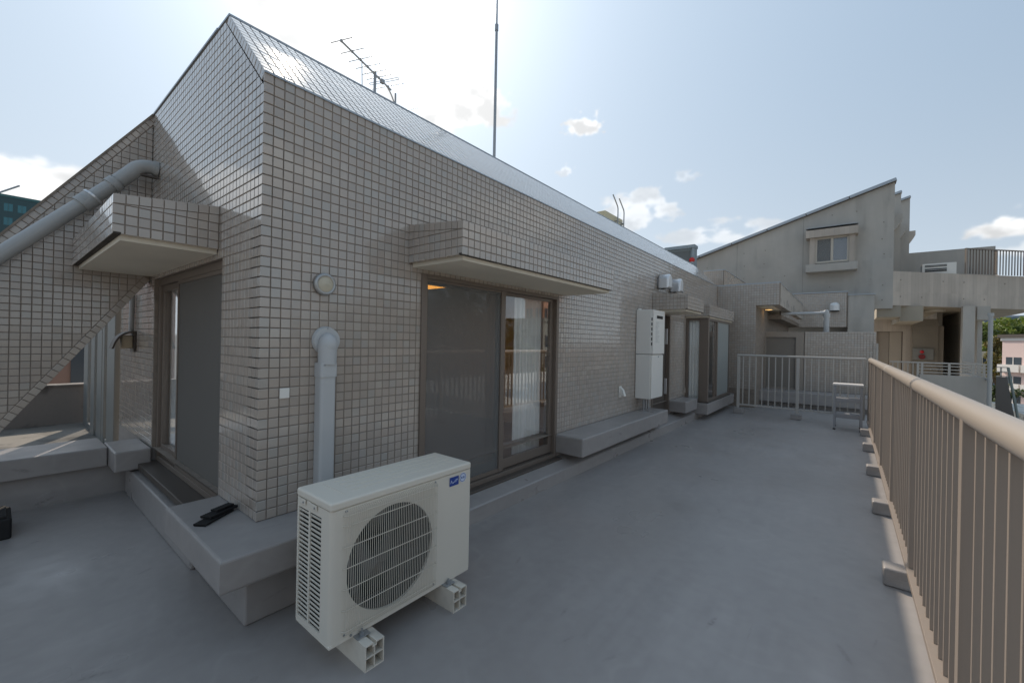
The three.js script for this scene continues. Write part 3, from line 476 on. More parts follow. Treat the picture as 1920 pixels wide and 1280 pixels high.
{
  const l = thing('wall_lamp', 'round metal rimmed wall lamp above the grey pipe cover', 'lamp', null, [0.318, 1.59, 0]);
  const rim = new THREE.LatheGeometry([[0.0, 0.0], [0.06, 0.0], [0.061, 0.014], [0.056, 0.026], [0.045, 0.027], [0.044, 0.02], [0, 0.02]].map(p => new THREE.Vector2(...p)), 40); rim.rotateX(Math.PI / 2); mesh('rim', rim, std([0.42, 0.42, 0.41], 0.35, 0.6), l);
  const lens = new THREE.LatheGeometry([[0.0, 0.031], [0.022, 0.0295], [0.0435, 0.0215]].map(p => new THREE.Vector2(...p)), 36); lens.rotateX(Math.PI / 2); mesh('lens', lens, std([0.52, 0.47, 0.36], 0.25, 0, { side: THREE.DoubleSide }), l);
}
tag(mesh('cover_plate', bx(0.098, 0.146, 0.985, 1.037, 0.0, 0.006, 0.0025), M.white), 'small square white blank plate on the tiles near the corner', 'cover plate');
{
  const h = thing('water_heater', 'tall white gas water heater cabinet hung on the tiled wall', 'water heater', null, [4.675, 0.56, 0]);
  mesh('upper_case', bx(0, 0.445, 0.602, 1.2, 0.002, 0.205, 0.006), M.white, h); mesh('lower_case', bx(0, 0.445, 0.0, 0.596, 0.002, 0.205, 0.006), M.white, h);
  const f = mesh('front_cover', bx(0.004, 0.441, 0.606, 1.196, 0.205, 0.236, 0.022), M.white, h); const lf = mesh('pipe_cover', bx(0.01, 0.438, 0.006, 0.590, 0.205, 0.226, 0.010), M.white, h);
  mesh('exhaust_slot', bx(0.13, 0.36, 1.085, 1.125, 0.2365, 0.2385), M.dark, f);
  for (let i = 0; i < 6; i++) mesh('side_vent', bx(0.0025, 0.0045, 0.72 + i * 0.066, 0.76 + i * 0.066, 0.21, 0.224), M.dark, f);
  const c = document.createElement('canvas'); c.width = 128; c.height = 256; const q = c.getContext('2d'); q.fillStyle = '#e3e1da'; q.fillRect(0, 0, 128, 256); q.fillStyle = '#8f8d86';
  for (let y = 12; y < 244; y += 11) { let x = 8; const e = 60 + 56 * hash2(y, 3, 9); while (x < e) { const w = 4 + 12 * hash2(x, y, 4); q.fillRect(x, y, w, 3); x += w + 4; } }
  const t = new THREE.CanvasTexture(c); t.colorSpace = THREE.SRGBColorSpace; const g = new THREE.PlaneGeometry(0.17, 0.30); g.translate(0.17, 0.90, 0.2372); mesh('instruction_label', g, std(0xffffff, 0.5, 0, { map: t }), f);
  mesh('keyhole', cyl(V(0.24, 0.565, 0.225), V(0.24, 0.565, 0.229), 0.012, 10), M.galv, lf); mesh('hook', bx(0.03, 0.11, 1.2, 1.222, 0.01, 0.03, 0.004), M.white, h); mesh('hook', bx(0.30, 0.36, 1.2, 1.215, 0.10, 0.13, 0.004), M.white, h);
  mesh('pipe', [0.12, 0.2, 0.29].map(x => cyl(V(x, -0.18, 0.08), V(x, 0.001, 0.08), 0.014, 10)), M.galv, h);
}
for (const [x, lab] of [[5.53, 'stainless hooded vent above the small canopy, nearer one'], [6.08, 'stainless hooded vent above the small canopy, farther one']]) {
  const v = thing('vent_hood', lab, 'vent', 'stainless vents on the long wall', [x, 2.24, 0]);
  const s = new THREE.Shape(); s.moveTo(-0.075, -0.085); s.lineTo(0.075, -0.085); s.lineTo(0.075, 0.02); s.absarc(0, 0.02, 0.075, 0, Math.PI, false); s.lineTo(-0.075, -0.085);
  const g = new THREE.ExtrudeGeometry(s, { depth: 0.10, bevelEnabled: true, bevelSize: 0.022, bevelThickness: 0.03, bevelSegments: 5, bevelOffset: -0.006, curveSegments: 20 }); g.translate(0, 0, 0.042); mesh('hood', g, M.steel, v);
  const fl = new THREE.CylinderGeometry(0.085, 0.085, 0.012, 28); fl.rotateX(Math.PI / 2); fl.translate(0, -0.02, 0.006); mesh('flange', fl, M.galv, v); mesh('outlet', bx(-0.05, 0.05, -0.105, -0.086, 0.02, 0.09), M.dark, v);
}
{ const v = thing('cable_inlet', 'tiny white wedge shaped cable inlet low on the tiled wall', 'cable inlet', null, [4.19, 0.68, 0]); mesh('plate', bx(-0.035, 0.035, -0.065, 0.075, 0, 0.008, 0.003), M.white, v); mesh('spout', prism([[0.008, -0.02], [0.075, -0.045], [0.05, 0.03], [0.008, 0.07]], 0.05, new THREE.Matrix4().set(0, 0, 1, -0.025, 0, 1, 0, 0, 1, 0, 0, 0, 0, 0, 0, 1)), new THREE.MeshStandardMaterial({ color: M.white.color, roughness: 0.4, side: THREE.DoubleSide }), v); }
// ------------------------------------------------------------------ things at the end wall
{
  const d = thing('drain_pipe', 'grey plastic drain pipe slanting down beside the raking stair wall', 'pipe');
  const a = V(0.0, 2.615, -2.08), b = V(-0.10, 2.60, -2.08), c = V(-0.20, 2.49, -2.09), e = V(-1.80, 0.62, -2.12), dir = e.clone().sub(c).normalize();
  mesh('pipe', cyl(c, e, 0.047, 20), M.pvc, d); mesh('elbow', tube([a, V(-0.06, 2.617, -2.08), V(-0.12, 2.59, -2.08), V(-0.165, 2.535, -2.085), c.clone().addScaledVector(dir, 0.05)], 0.052, 18, 40), M.pvc, d);
  const band = (p, l, r) => cyl(p.clone(), p.clone().addScaledVector(dir, l), r, 20);
  mesh('coupling', band(c.clone().addScaledVector(dir, 0.06), 0.05, 0.058), M.pvc, d); mesh('coupling', band(c.clone().addScaledVector(dir, 0.26), 0.09, 0.060), M.pvc, d); mesh('clamp', [band(c.clone().addScaledVector(dir, 0.25), 0.014, 0.064), bx(-0.02, 0.02, -0.01, 0.01, -0.16, 0.0).translate(...c.clone().addScaledVector(dir, 0.257).toArray())], M.steel, d);
  mesh('bracket', [bx(-0.12, -0.004, 2.535, 2.55, -2.09, -2.05)], M.bronzeDark, d); mesh('flange', cyl(V(-0.002, 2.615, -2.08), V(-0.03, 2.616, -2.08), 0.06, 20), M.pvc, d);
}
{
  const l = thing('wall_lantern', 'dark hooded wall lantern with cream shade on the shaded end wall', 'lantern', null, [-0.001, 1.235, -2.85]);
  const s = new THREE.Shape(); s.moveTo(0, -0.07); s.lineTo(0, 0.09); s.quadraticCurveTo(-0.12, 0.09, -0.15, -0.04); s.lineTo(-0.16, -0.07); s.lineTo(-0.145, -0.07); s.quadraticCurveTo(-0.115, 0.07, -0.012, 0.075); s.lineTo(-0.012, -0.07);
  const g = new THREE.ExtrudeGeometry(s, { depth: 0.16, bevelEnabled: false }); g.translate(0, 0, -0.08); mesh('hood', g, M.bronzeDark, l); mesh('back_plate', bx(-0.014, 0, -0.10, 0.09, -0.075, 0.075), M.bronzeDark, l);
  mesh('shade', bx(-0.09, -0.015, -0.068, 0.05, -0.055, 0.055, 0.01), std([0.5, 0.42, 0.30], 0.6), l); mesh('conduit', cyl(V(-0.02, 0.09, 0), V(-0.02, 0.42, 0.02), 0.02, 10), M.pvc, l);
}
{
  const c = thing('rubber_mat_strips', 'black ribbed rubber strips lying crossed on the corner ledge', 'rubber strips', null, [-0.1, Y0, -0.225]);
  const strip = (L, w, h, n) => { const a = []; for (let i = 0; i < n; i++) a.push(bx(-L / 2 + L * i / n, -L / 2 + L * (i + 0.72) / n, 0.003, h, -w / 2, w / 2)); a.push(bx(-L / 2, L / 2, 0.0005, h * 0.8, -w / 2 + 0.004, w / 2 - 0.004)); return join(a); };
  const a = mesh('strip', strip(0.19, 0.062, 0.012, 16), M.black, c); a.position.set(-0.012, 0, 0.02); a.rotation.y = 0.62; const b = mesh('strip', strip(0.17, 0.06, 0.012, 14), M.black, c); b.position.set(0.02, 0.0125, -0.008); b.rotation.y = 0.50; b.rotation.z = -0.02; const e = mesh('strip', strip(0.10, 0.04, 0.01, 8), M.black, c); e.position.set(0.035, 0.026, -0.022); e.rotation.y = 0.42;
}
tag(mesh('weight_block', [bx(-0.95, -0.725, 0.0, 0.13, -2.12, -1.83, 0.012), bx(-0.93, -0.745, 0.13, 0.145, -2.10, -1.85, 0.004)], M.black), 'black rubber weight on the floor under the raking stair wall', 'weight');
// ------------------------------------------------------------------ railings
const RAILZ = 2.545;
{
  const f = thing('railing', 'long beige metal railing along the open right side of the terrace', 'railing');
  const x0 = -2.78, x1 = 8.22, yb = 0.115, yt = 1.115;
  const hr = new THREE.CapsuleGeometry(0.036, 1, 6, 22); hr.dispose();
  for (const [a, b] of [[x0, 4.44], [4.446, x1]]) mesh('handrail', (() => { const g = cyl(V(a, 1.103, RAILZ + 0.012), V(b, 1.103, RAILZ + 0.012), 0.0375, 26); return g; })(), M.handrail, f);
  mesh('joint_ring', cyl(V(4.40, 1.103, RAILZ + 0.012), V(4.425, 1.103, RAILZ + 0.012), 0.0385, 26), M.white, f);
  mesh('bottom_rail', bx(x0, x1, yb - 0.028, yb, RAILZ - 0.030, RAILZ + 0.03, 0.002), M.rail, f);
  const bg = new RoundedBoxGeometry(0.014, yt - 0.022 - yb, 0.032, 1, 0.002); const pg = new RoundedBoxGeometry(0.045, yt - 0.022 - 0.08, 0.052, 1, 0.003);
  for (let k = -3; k <= 5; k++) {
    const px = 1.05 + 1.27 * k; if (px < x0) continue;
    const p = mesh('post', pg, M.rail, f); p.position.set(px, (yt - 0.022 + 0.08) / 2, RAILZ + 0.004);
    for (let i = 1; i < 12; i++) { const x = px + i * 1.27 / 12; if (x > x1 - 0.03) break; const b = mesh('baluster', bg, M.rail, f); b.position.set(x, (yt - 0.022 + yb) / 2, RAILZ + 0.008); }
  }
  const p = mesh('post', pg, M.rail, f); p.position.set(8.20, (yt - 0.022 + 0.08) / 2, RAILZ + 0.004);
}
const nth = ['nearest', 'second', 'third', 'fourth', 'fifth', 'sixth'];
{
  const g = new RoundedBoxGeometry(0.115, 0.1, 0.20, 3, 0.013); let k = 0;
  for (const x of [-1.49, -0.22, 1.05, 2.32, 3.59, 4.86, 6.13, 7.30]) { const m = mesh('footing_block', g, M.deck); m.position.set(x, 0.0502, 2.52); const far = x > 2; tag(m, x < -1 ? 'rounded grey footing of the long railing farthest behind the camera' : x < 0 ? 'rounded grey footing of the long railing beside the camera' : x < 2 ? 'rounded grey footing of the long railing outside the view' : `rounded grey concrete footing, ${nth[k++]} in view along the long railing`, 'footing', 'footings of the long railing'); }
}
{
  const f = thing('railing', 'short grey beige railing crossing the far end of the terrace', 'railing', null, [8.25, 0, 0]); const z0 = 0.585, z1 = 2.50, yt = 1.10, yb = 0.185;
  mesh('handrail', bx(-0.03, 0.03, yt, yt + 0.035, z0, z1, 0.012), M.railGrey, f); mesh('bottom_rail', bx(-0.016, 0.016, yb - 0.028, yb, z0 + 0.03, z1 - 0.03, 0.002), M.railGrey, f);
  const pg = new RoundedBoxGeometry(0.05, yt - 0.1, 0.045, 1, 0.003), bg = new RoundedBoxGeometry(0.03, yt - yb, 0.016, 1, 0.002);
  for (const z of [0.615, 1.565, 2.47]) { const p = mesh('post', pg, M.railGrey, f); p.position.set(0, (yt + 0.1) / 2, z); }
  for (let i = 1; i <= 8; i++) for (const [a, b] of [[0.615, 1.565], [1.565, 2.47]]) { const m = mesh('baluster', bg, M.railGrey, f); m.position.set(0, (yt + yb) / 2, a + (b - a) * (i + (a < 1 ? -0.25 : 0.0)) / 9 + 0.0); }
}
{ const g = new RoundedBoxGeometry(0.14, 0.1, 0.16, 3, 0.012); [[0.635, 'rounded grey footing at the bay window end of the far railing'], [1.555, 'rounded grey footing in the middle of the far railing']].forEach(([z, l]) => { const m = mesh('footing_block', g, M.deck); m.position.set(8.22, 0.0502, z); tag(m, l, 'footing', 'footings of the far railing'); }); }
{
  const s = thing('step_stool', 'grey metal step stool with pale top in the far railing corner', 'step stool', null, [7.72, 0, 2.27]), h = 0.70;
  const leg = (x0, z0, x1, z1) => { const m = mesh('leg', (() => { const g = new THREE.BoxGeometry(0.034, Math.hypot(h, x1 - x0), 0.03); g.rotateZ(-Math.atan2(x1 - x0, h)); g.translate((x0 + x1) / 2, h / 2 + 0.012, (z0 + z1) / 2); return g; })(), M.stool, s); mesh('rubber_foot', bx(x0 - 0.02, x0 + 0.02, 0.0, 0.022, z0 - 0.018, z0 + 0.018, 0.004), M.black, m); };
  for (const z of [-0.165, 0.165]) { leg(-0.13, z, -0.10, z); leg(0.22, z, 0.09, z); }
  mesh('top_step', bx(-0.135, 0.13, h, h + 0.028, -0.19, 0.19, 0.006), M.stoolTop, s); mesh('step', bx(-0.128, 0.10, 0.44, 0.50, -0.149, 0.149, 0.004), M.stool, s); mesh('step', bx(-0.136, 0.12, 0.19, 0.26, -0.149, 0.149, 0.004), M.stool, s); mesh('rear_brace', bx(0.15, 0.17, 0.22, 0.26, -0.149, 0.149), M.stool, s);
}
// ------------------------------------------------------------------ on the roof
{
  const a = thing('television_antenna', 'comb shaped television antenna on a thin mast above the roof edge', 'antenna', null, [0, 0, 0]);
  const A = V(2.02, 5.2, -3.007), B = V(3.06, 5.2, -3.40), d = B.clone().sub(A).normalize(), n = V(-d.z, 0, d.x).multiplyScalar(-1), L = A.distanceTo(B), at = t => A.clone().addScaledVector(d, t * L);
  mesh('boom', cyl(A.clone().addScaledVector(d, -0.02), B, 0.014, 8), M.galv, a);
  [[0.0, 0.17], [0.19, 0.19], [0.345, 0.20], [0.485, 0.205], [0.61, 0.21], [0.72, 0.215], [0.93, 0.29]].forEach(([t, h]) => { const p = at(t).add(V(0, 0.014, 0)); mesh('element', cyl(p.clone().addScaledVector(n, -h), p.clone().addScaledVector(n, h), 0.0055, 6), M.galv, a); mesh('element_clip', bx(-0.012, 0.012, -0.012, 0.02, -0.012, 0.012).translate(...at(t).toArray()), M.galv, a); });
  const p = at(0.82).add(V(0, 0.03, 0)), lo = p.clone().addScaledVector(n, -0.24), hi = p.clone().addScaledVector(n, 0.24), q = d.clone().multiplyScalar(0.045);
  mesh('folded_dipole', tube([p.clone(), lo.clone(), lo.clone().addScaledVector(n, -0.02).addScaledVector(q, 0.5), lo.clone().add(q), p.clone().add(q), hi.clone().add(q), hi.clone().addScaledVector(n, 0.02).addScaledVector(q, 0.5), hi.clone(), p.clone()], 0.0045, 6, 80, 0.2), M.galv, a);
  mesh('balun', bx(-0.03, 0.03, -0.03, 0.03, -0.025, 0.025, 0.006).translate(...at(0.80).toArray()), M.galv, a);
  const m = at(0.64); mesh('mast', cyl(V(m.x, 2.9, m.z), V(m.x, 5.24, m.z), 0.021, 10), M.galv, a); mesh('brace', cyl(at(0.37), V(m.x - 0.17, 3.9, m.z), 0.007, 6), M.galv, a); mesh('brace', cyl(V(m.x - 0.17, 3.92, m.z), V(m.x, 3.6, m.z), 0.007, 6), M.galv, a);
  const e = B.clone(); mesh('side_mast', cyl(V(e.x + 0.10, 2.9, e.z - 0.02), V(e.x + 0.10, 5.20, e.z - 0.02), 0.014, 10), M.galv, a); mesh('arm', tube([at(0.9), at(1.0).add(V(0, -0.06, 0)), V(e.x + 0.09, 5.02, e.z - 0.02), V(e.x + 0.10, 4.96, e.z - 0.02)], 0.010, 6, 16), M.galv, a);
  for (const [x, z, y, h] of [[3.33, -3.30, 4.98, 0.16], [3.40, -3.37, 4.93, 0.09]]) { const c = V(x, y, z); mesh('element', cyl(c.clone().addScaledVector(n, -h), c.clone().addScaledVector(n, h), 0.0042, 6), M.galv, a); } mesh('boom', cyl(V(e.x + 0.10, 4.95, e.z - 0.02), V(3.45, 4.92, -3.42), 0.008, 6), M.galv, a);
}
{
  const r = thing('lightning_rod', 'tall thin lightning rod standing on the roof', 'lightning rod', null, [5.30, 2.9, -3.2]);
  mesh('lower_pole', cyl(V(0, 0, 0), V(0, 4.55, 0), 0.032, 12, 0.026), M.galv, r); mesh('upper_pole', cyl(V(0, 4.5, 0), V(0, 5.35, 0), 0.019, 10, 0.014), M.galv, r); mesh('tip', cyl(V(0, 5.3, 0), V(0, 6.4, 0), 0.010, 8, 0.003), M.galv, r); mesh('base_plate', bx(-0.12, 0.12, 0, 0.02, -0.12, 0.12), M.galv, r); mesh('collar', cyl(V(0, 4.46, 0), V(0, 4.58, 0), 0.036, 12), M.galv, r); mesh('collar', cyl(V(0, 5.28, 0), V(0, 5.36, 0), 0.022, 12), M.galv, r);
}
{
  const t = thing('water_tank', 'yellowish panel water tank with a ladder behind the roof edge', 'water tank', null, [12.0, 2.9, -4.14]);
  mesh('stand', [bx(0.02, 0.12, 0, 1.3, -0.93, -0.83), bx(0.02, 0.12, 0, 1.3, -0.12, -0.02), bx(1.28, 1.38, 0, 1.3, -0.93, -0.83), bx(1.28, 1.38, 0, 1.3, -0.12, -0.02), bx(0, 1.4, 1.3, 1.4, -0.95, 0)], M.galv, t);
  for (let i = 0; i < 3; i++) mesh('panel', bx(0, 1.4, 1.402 + i * 0.485, 1.878 + i * 0.485, -0.95, 0, 0.02), M.yellowTank, t); mesh('hatch', cyl(V(0.4, 2.848, -0.5), V(0.4, 2.90, -0.5), 0.2, 20), M.yellowTank, t);
  for (const x of [0.72, 1.22]) mesh('ladder_rail', tube([V(x, 0.0, 0.12), V(x, 2.6, 0.12), V(x, 3.1, 0.12), V(x - 0.28, 3.48, 0.06)], 0.022, 8, 40, 0.1), M.galv, t);
  for (let i = 0; i < 9; i++) mesh('rung', cyl(V(0.72, 0.4 + i * 0.28, 0.12), V(1.22, 0.4 + i * 0.28, 0.12), 0.014, 6), M.galv, t); mesh('tie', [bx(0.70, 0.74, 2.62, 2.66, 0.0, 0.13), bx(1.20, 1.24, 2.62, 2.66, 0.0, 0.13)], M.galv, t);
}
{
  const b = thing('roof_cabinet', 'grey hooded roof cabinet with a red lamp on its corner', 'cabinet', null, [13.0, 2.9, -1.9]);
  mesh('body', [bx(0, 0.3, 0, 1.46, -0.55, -0.48), bx(0, 0.3, 0, 1.46, 0.28, 0.35), bx(0.1, 0.3, 0, 1.46, -0.48, 0.28)], M.greyBox, b); mesh('hood', bx(-0.03, 0.33, 1.46, 1.56, -0.58, 0.37, 0.01), M.greyBox, b); mesh('grille', bx(0.085, 0.1, 0.2, 1.40, -0.4, 0.2), std([0.14, 0.15, 0.15], 0.6), b);
  mesh('red_lamp', (() => { const g = new THREE.SphereGeometry(0.085, 16, 12); g.translate(-0.06, 1.06, 0.30); return g; })(), M.red, b); mesh('lamp_base', cyl(V(-0.06, 0.9, 0.30), V(-0.06, 1.0, 0.30), 0.06, 12), M.greyBox, b);
}
// ------------------------------------------------------------------ tiled entrance wing at the far end
const wing = thing('tiled_entrance_wing', 'beige tiled wing with a recessed doorway across the far end of the terrace', 'building wing');
{
  const w = mesh('end_wall', [bx(9.206, 9.34, 0, 2.595, -0.003, 0.742), bx(9.206, 9.34, 2.146, 2.595, 0.742, 1.159)], M.mortar, wing);
  field(w, V(9.2, 0.387, 0.0), V(0, 0, 1), V(0, 1, 0), 23, 44, { flush: false, holes: [[0.745, 3, -1, 2.14 - 0.387]], planes: [[1, 0, 1.162]] });
  field(w, V(9.2 + 4.9, 2.142, 1.165), V(-1, 0, 0), V(0, 1, 0), 1, 1, { flush: false, planes: [[1, 0, -1]] });
  mesh('fascia', [bx(9.34, 14.9, 2.146, 2.595, 1.02, 1.163)], std([0.42, 0.375, 0.325], 0.7, 0, { map: dirt }), wing);
  mesh('soffit', bx(9.34, 12.4, 2.146, 2.2, 0.0, 1.02), M.soffit, wing); mesh('recess_wall', [bx(9.34, 15.5, 0, 2.146, 0.6, 0.742)], M.mortar, wing);
  mesh('coping', [bx(9.20, 9.36, 2.596, 2.618, 0.004, 1.17), bx(9.36, 14.9, 2.596, 2.612, 1.0, 1.17)], M.coping, wing);
  const b = mesh('back_wall', bx(15.506, 15.64, 1.93, 3.0, 0.0, 2.24), M.mortar, wing);
  field(b, V(15.5, 1.93, 0.0), V(0, 0, 1), V(0, 1, 0), 44, 21, { flush: false });
  mesh('coping', bx(15.49, 15.66, 3.0, 3.03, 0.0, 2.24), M.coping, b);
  mesh('passage_ceiling', bx(10.9, 15.5, 1.95, 2.05, 0.742, 1.02), M.mortar, wing);
  // low wall with the door
  const l = mesh('low_wall', [bx(10.606, 10.76, -0.3, 1.634, 1.50, 2.714)], M.mortar, wing);
  field(l, V(10.6, 0.33, 1.507), V(0, 0, 1), V(0, 1, 0), 24, 26, { flush: false });
  mesh('raking_cap', prism([[10.606, 0.4], [13.9, 0.4], [13.9, 0.5], [10.606, 1.40]], 0.1, new THREE.Matrix4().makeTranslation(0, 0, 2.65)), M.concrete, wing);
  const d = part('door', wing, 'taupe metal door in a pale frame'); mesh('door_frame', [bx(10.58, 10.72, 0, 1.637, 0.60, 0.757), bx(10.58, 10.72, 0, 1.637, 1.34, 1.49), bx(10.58, 10.72, 1.515, 1.637, 0.757, 1.34), bx(10.58, 10.72, 0, 0.12, 0.757, 1.34)], M.door, d);
  mesh('door_leaf', bx(10.62, 10.66, 0.12, 1.515, 0.757, 1.34), M.doorPanel, d); mesh('kick_plate', bx(10.605, 10.618, 0.13, 0.36, 0.77, 1.33), M.door, d); mesh('handle', [cyl(V(10.60, 0.98, 0.67), V(10.53, 0.98, 0.67), 0.01, 8), cyl(V(10.53, 0.98, 0.62), V(10.53, 0.98, 0.74), 0.01, 8)], M.galv, d);
  mesh('ledge', bx(9.9, 10.56, 0.09, 0.33, 0.0, 2.75, 0.014), M.deck, wing); mesh('ledge_base', bx(10.05, 10.57, 0, 0.09, 0.0, 2.75), M.deck, wing);
  mesh('floor', bx(10.6, 16, -0.3, -0.01, 0.0, 2.75), M.deck, wing);
  const up = mesh('roof_parapet', [bx(10.506, 10.64, 2.62, 3.16, -0.62, -0.156), bx(10.506, 14.0, 2.62, 3.16, -0.29, -0.156)], M.mortar, wing);
  field(up, V(10.5, 2.66, -0.62), V(0, 0, 1), V(0, 1, 0), 9, 10, { flush: false }); field(up, V(10.5, 2.66, -0.15), V(1, 0, 0), V(0, 1, 0), 64, 10, { flush: false });
  mesh('coping', bx(10.49, 14.0, 3.16, 3.18, -0.63, -0.14), M.coping, up);
  finishTiles(0, () => false);
}
{
  const l = thing('downlight', 'small lit ceiling lamp in the dark entrance recess', 'light', null, [10.2, 2.146, 0.85]); mesh('rim', cyl(V(0, -0.02, 0), V(0, 0, 0), 0.085, 20), M.galv, l); mesh('bulb_glass', cyl(V(0, -0.026, 0), V(0, -0.02, 0), 0.07, 20), new THREE.MeshStandardMaterial({ color: lin(0.8, 0.6, 0.3), emissive: lin(1, 0.6, 0.2), emissiveIntensity: 0.9 }), l);
  const p = new THREE.PointLight(lin(1, 0.65, 0.3), 0.012); p.position.set(0, -0.07, 0); p.castShadow = true; l.add(p);
}
{
  const p = thing('vent_pipe', 'pale grey pipe crossing the entrance recess and bending down', 'pipe', null, [10.95, 0, 0]); mesh('pipe', cyl(V(0, 2.07, 1.0), V(0, 2.07, 1.80), 0.034, 14), M.duct, p); mesh('pipe', cyl(V(0, 1.4, 1.875), V(0, 2.03, 1.875), 0.055, 16), M.duct, p);
  mesh('elbow', tube([V(0, 2.07, 1.76), V(0, 2.08, 1.84), V(0, 2.11, 1.875), V(0, 2.02, 1.878)], 0.044, 14, 24), M.duct, p); mesh('collar', cyl(V(0, 1.98, 1.875), V(0, 2.06, 1.875), 0.064, 16), M.duct, p); mesh('stand', bx(-0.05, 0.05, -0.01, 1.4, 1.82, 1.93), M.duct, p); mesh('bracket', bx(-0.04, 0.04, 2.03, 2.15, 0.98, 1.01), M.bronzeDark, p);
}
{ const v = thing('vent_hood', 'white cowl vent on the tiled wall behind the pale pipe', 'vent', null, [15.5, 2.58, 1.93]); const g = new THREE.SphereGeometry(0.14, 18, 12, 0, 6.2832, 0, 1.57); g.scale(0.9, 0.75, 0.9); g.translate(-0.13, 0.0, 0); const c = cyl(V(-0.13, -0.15, 0), V(-0.13, 0.0, 0), 0.126, 18); mesh('cowl', [g, c], std([0.7, 0.7, 0.69], 0.3, 0.2), v); mesh('outlet', bx(-0.24, -0.01, -0.17, -0.15, -0.11, 0.11), M.dark, v); }

// ------------------------------------------------------------------ fair-faced concrete house beyond
const holeMat = std([0.24, 0.22, 0.19], 0.9);
const hall = thing('concrete_house', 'raw concrete house with a steep single pitch roof and projecting balcony', 'house');
{
  const line = z => 6.25 + 0.3077 * (z - 3.23);
  const wallShape = [[2.2, 0], [-2.88, 0], [-2.88, 2.50], [-3.29, 2.50], [-3.29, line(3.29)], [6.5, line(-6.5)], [6.5, 2.0], [2.2, 2.0]].map(p => [p[0], p[1]]);
  const gable = mesh('gable_wall', prism(wallShape, 0.25, zyFrame(16.0)), M.concrete, hall);
  const rk = Math.atan(0.3077), span = 9.9 / Math.cos(rk), seg = 9;
  for (let i = 0; i < seg; i++) { const L = span / seg, g = bx(-0.12, 0.30, 0.005, 0.095, -L / 2 + 0.012, L / 2 - 0.012, 0.008); g.rotateX(-rk); const z = 3.34 - (i + 0.5) * (9.9 / seg); g.translate(16.0, line(z), z); mesh('coping', g, M.coping, gable); }
  { const g = bx(-0.10, 0.28, 0.0, 0.085, -span / 2 + 0.02, span / 2 - 0.02); g.rotateX(-rk); const z = 3.34 - 4.95; g.translate(16.0, line(z), z); mesh('coping_bed', g, M.bronzeDark, gable); }
  // tie holes of the formwork
  const cone = new THREE.CylinderGeometry(0.017, 0.017, 0.012, 8); cone.rotateZ(Math.PI / 2);
  for (let r = 0; r < 8; r++) for (let c = 0; c < 12; c++) { const z = 3.05 - c * 0.62, y = 2.78 + r * 0.46; if (rnd() < 0.25 || y > line(z) - 0.2 || y < 2.0 || (z > 1.0 && z < 2.6 && y > 3.6 && y < 5.2) || (c % 3 === 1 && r % 2) ) continue; const m = mesh('tie_hole', cone, holeMat, gable); m.position.set(15.9965, y + rr(-0.03, 0.03), z + rr(-0.03, 0.03)); }
  for (const z of [1.06, -0.9, -2.85]) mesh('form_joint', bx(15.9975, 16.002, 2.6, line(z) - 0.02, z - 0.004, z + 0.004), std([0.22, 0.21, 0.19], 0.9), gable);
  const w = part('bay_window', hall, 'small two pane window in a concrete box on the gable');
  mesh('hood', (() => { const g = prism([[15.62, 4.80], [16.05, 4.80], [16.05, 5.10], [15.62, 5.04]], 1.31, new THREE.Matrix4().makeTranslation(0, 0, 1.15)); return g; })(), M.boardConcrete, w); mesh('sill_slab', bx(15.62, 16.05, 3.70, 3.94, 1.16, 2.46, 0.01), M.concrete, w); mesh('hood_flashing', bx(15.61, 16.0, 5.1, 5.112, 1.15, 2.46), M.coping, w);
  mesh('box_side', [bx(15.72, 16.05, 3.94, 4.80, 1.25, 1.40), bx(15.72, 16.05, 3.94, 4.80, 2.25, 2.40)], M.boardConcrete, w);
  mesh('frame', [bx(15.76, 15.82, 3.98, 4.04, 1.40, 2.25), bx(15.76, 15.82, 4.74, 4.80, 1.40, 2.25), bx(15.76, 15.82, 4.04, 4.74, 1.40, 1.45), bx(15.76, 15.82, 4.04, 4.74, 2.20, 2.25), bx(15.75, 15.82, 4.04, 4.74, 1.795, 1.86)], std([0.5, 0.45, 0.38], 0.5), w);
  mesh('pane', bx(15.79, 15.795, 4.04, 4.74, 1.45, 1.795), M.glass, w); mesh('pane', bx(15.80, 15.805, 4.04, 4.74, 1.86, 2.20), M.glass, w); mesh('room_shade_panel', bx(15.95, 15.99, 3.96, 4.79, 1.41, 2.24), std([0.14, 0.14, 0.15], 0.8), w); mesh('insect_mesh', bx(15.77, 15.772, 4.04, 4.74, 1.45, 1.795), M.screen, w);  // no room behind the panes: a flat panel, its dark grey stands for unlit depth
  // stepped fins along the terrace side
  for (const [x, zr, top, by, bo] of [[18.0, 3.57, 6.46, 5.46, 0.10], [20.0, 3.95, 6.78, 5.72, 0.24]]) {
    const f = mesh('fin_wall', prism([[-zr + 1.5, 3.6], [-zr, 3.6], [-zr, top], [-zr + 1.5, top - 0.46]], 0.3, zyFrame(x)), M.concrete, hall); const c = bx(-0.08, 0.4, 0, 0.07, -0.8, 0.0); c.rotateX(-rk); c.translate(x, top + 0.01, zr + 0.02); mesh('coping', c, M.coping, f);
  }
  for (const [x, z0, z1, y] of [[17.4, 3.29, 3.58, 5.52], [19.4, 3.57, 3.84, 5.60], [21.0, 3.95, 4.20, 5.66]]) mesh('window_hood', prism([[-z0 + 0.02, y - 0.5], [-z0, y - 0.5], [-z1, y - 0.05], [-z1, y + 0.12], [-z0 + 0.02, y + 0.12]], 0.6, zyFrame(x)), M.concrete, hall);
  mesh('side_wall', bx(16.25, 24, 3.4, 6.0, 2.9, 3.05), M.concrete, hall);
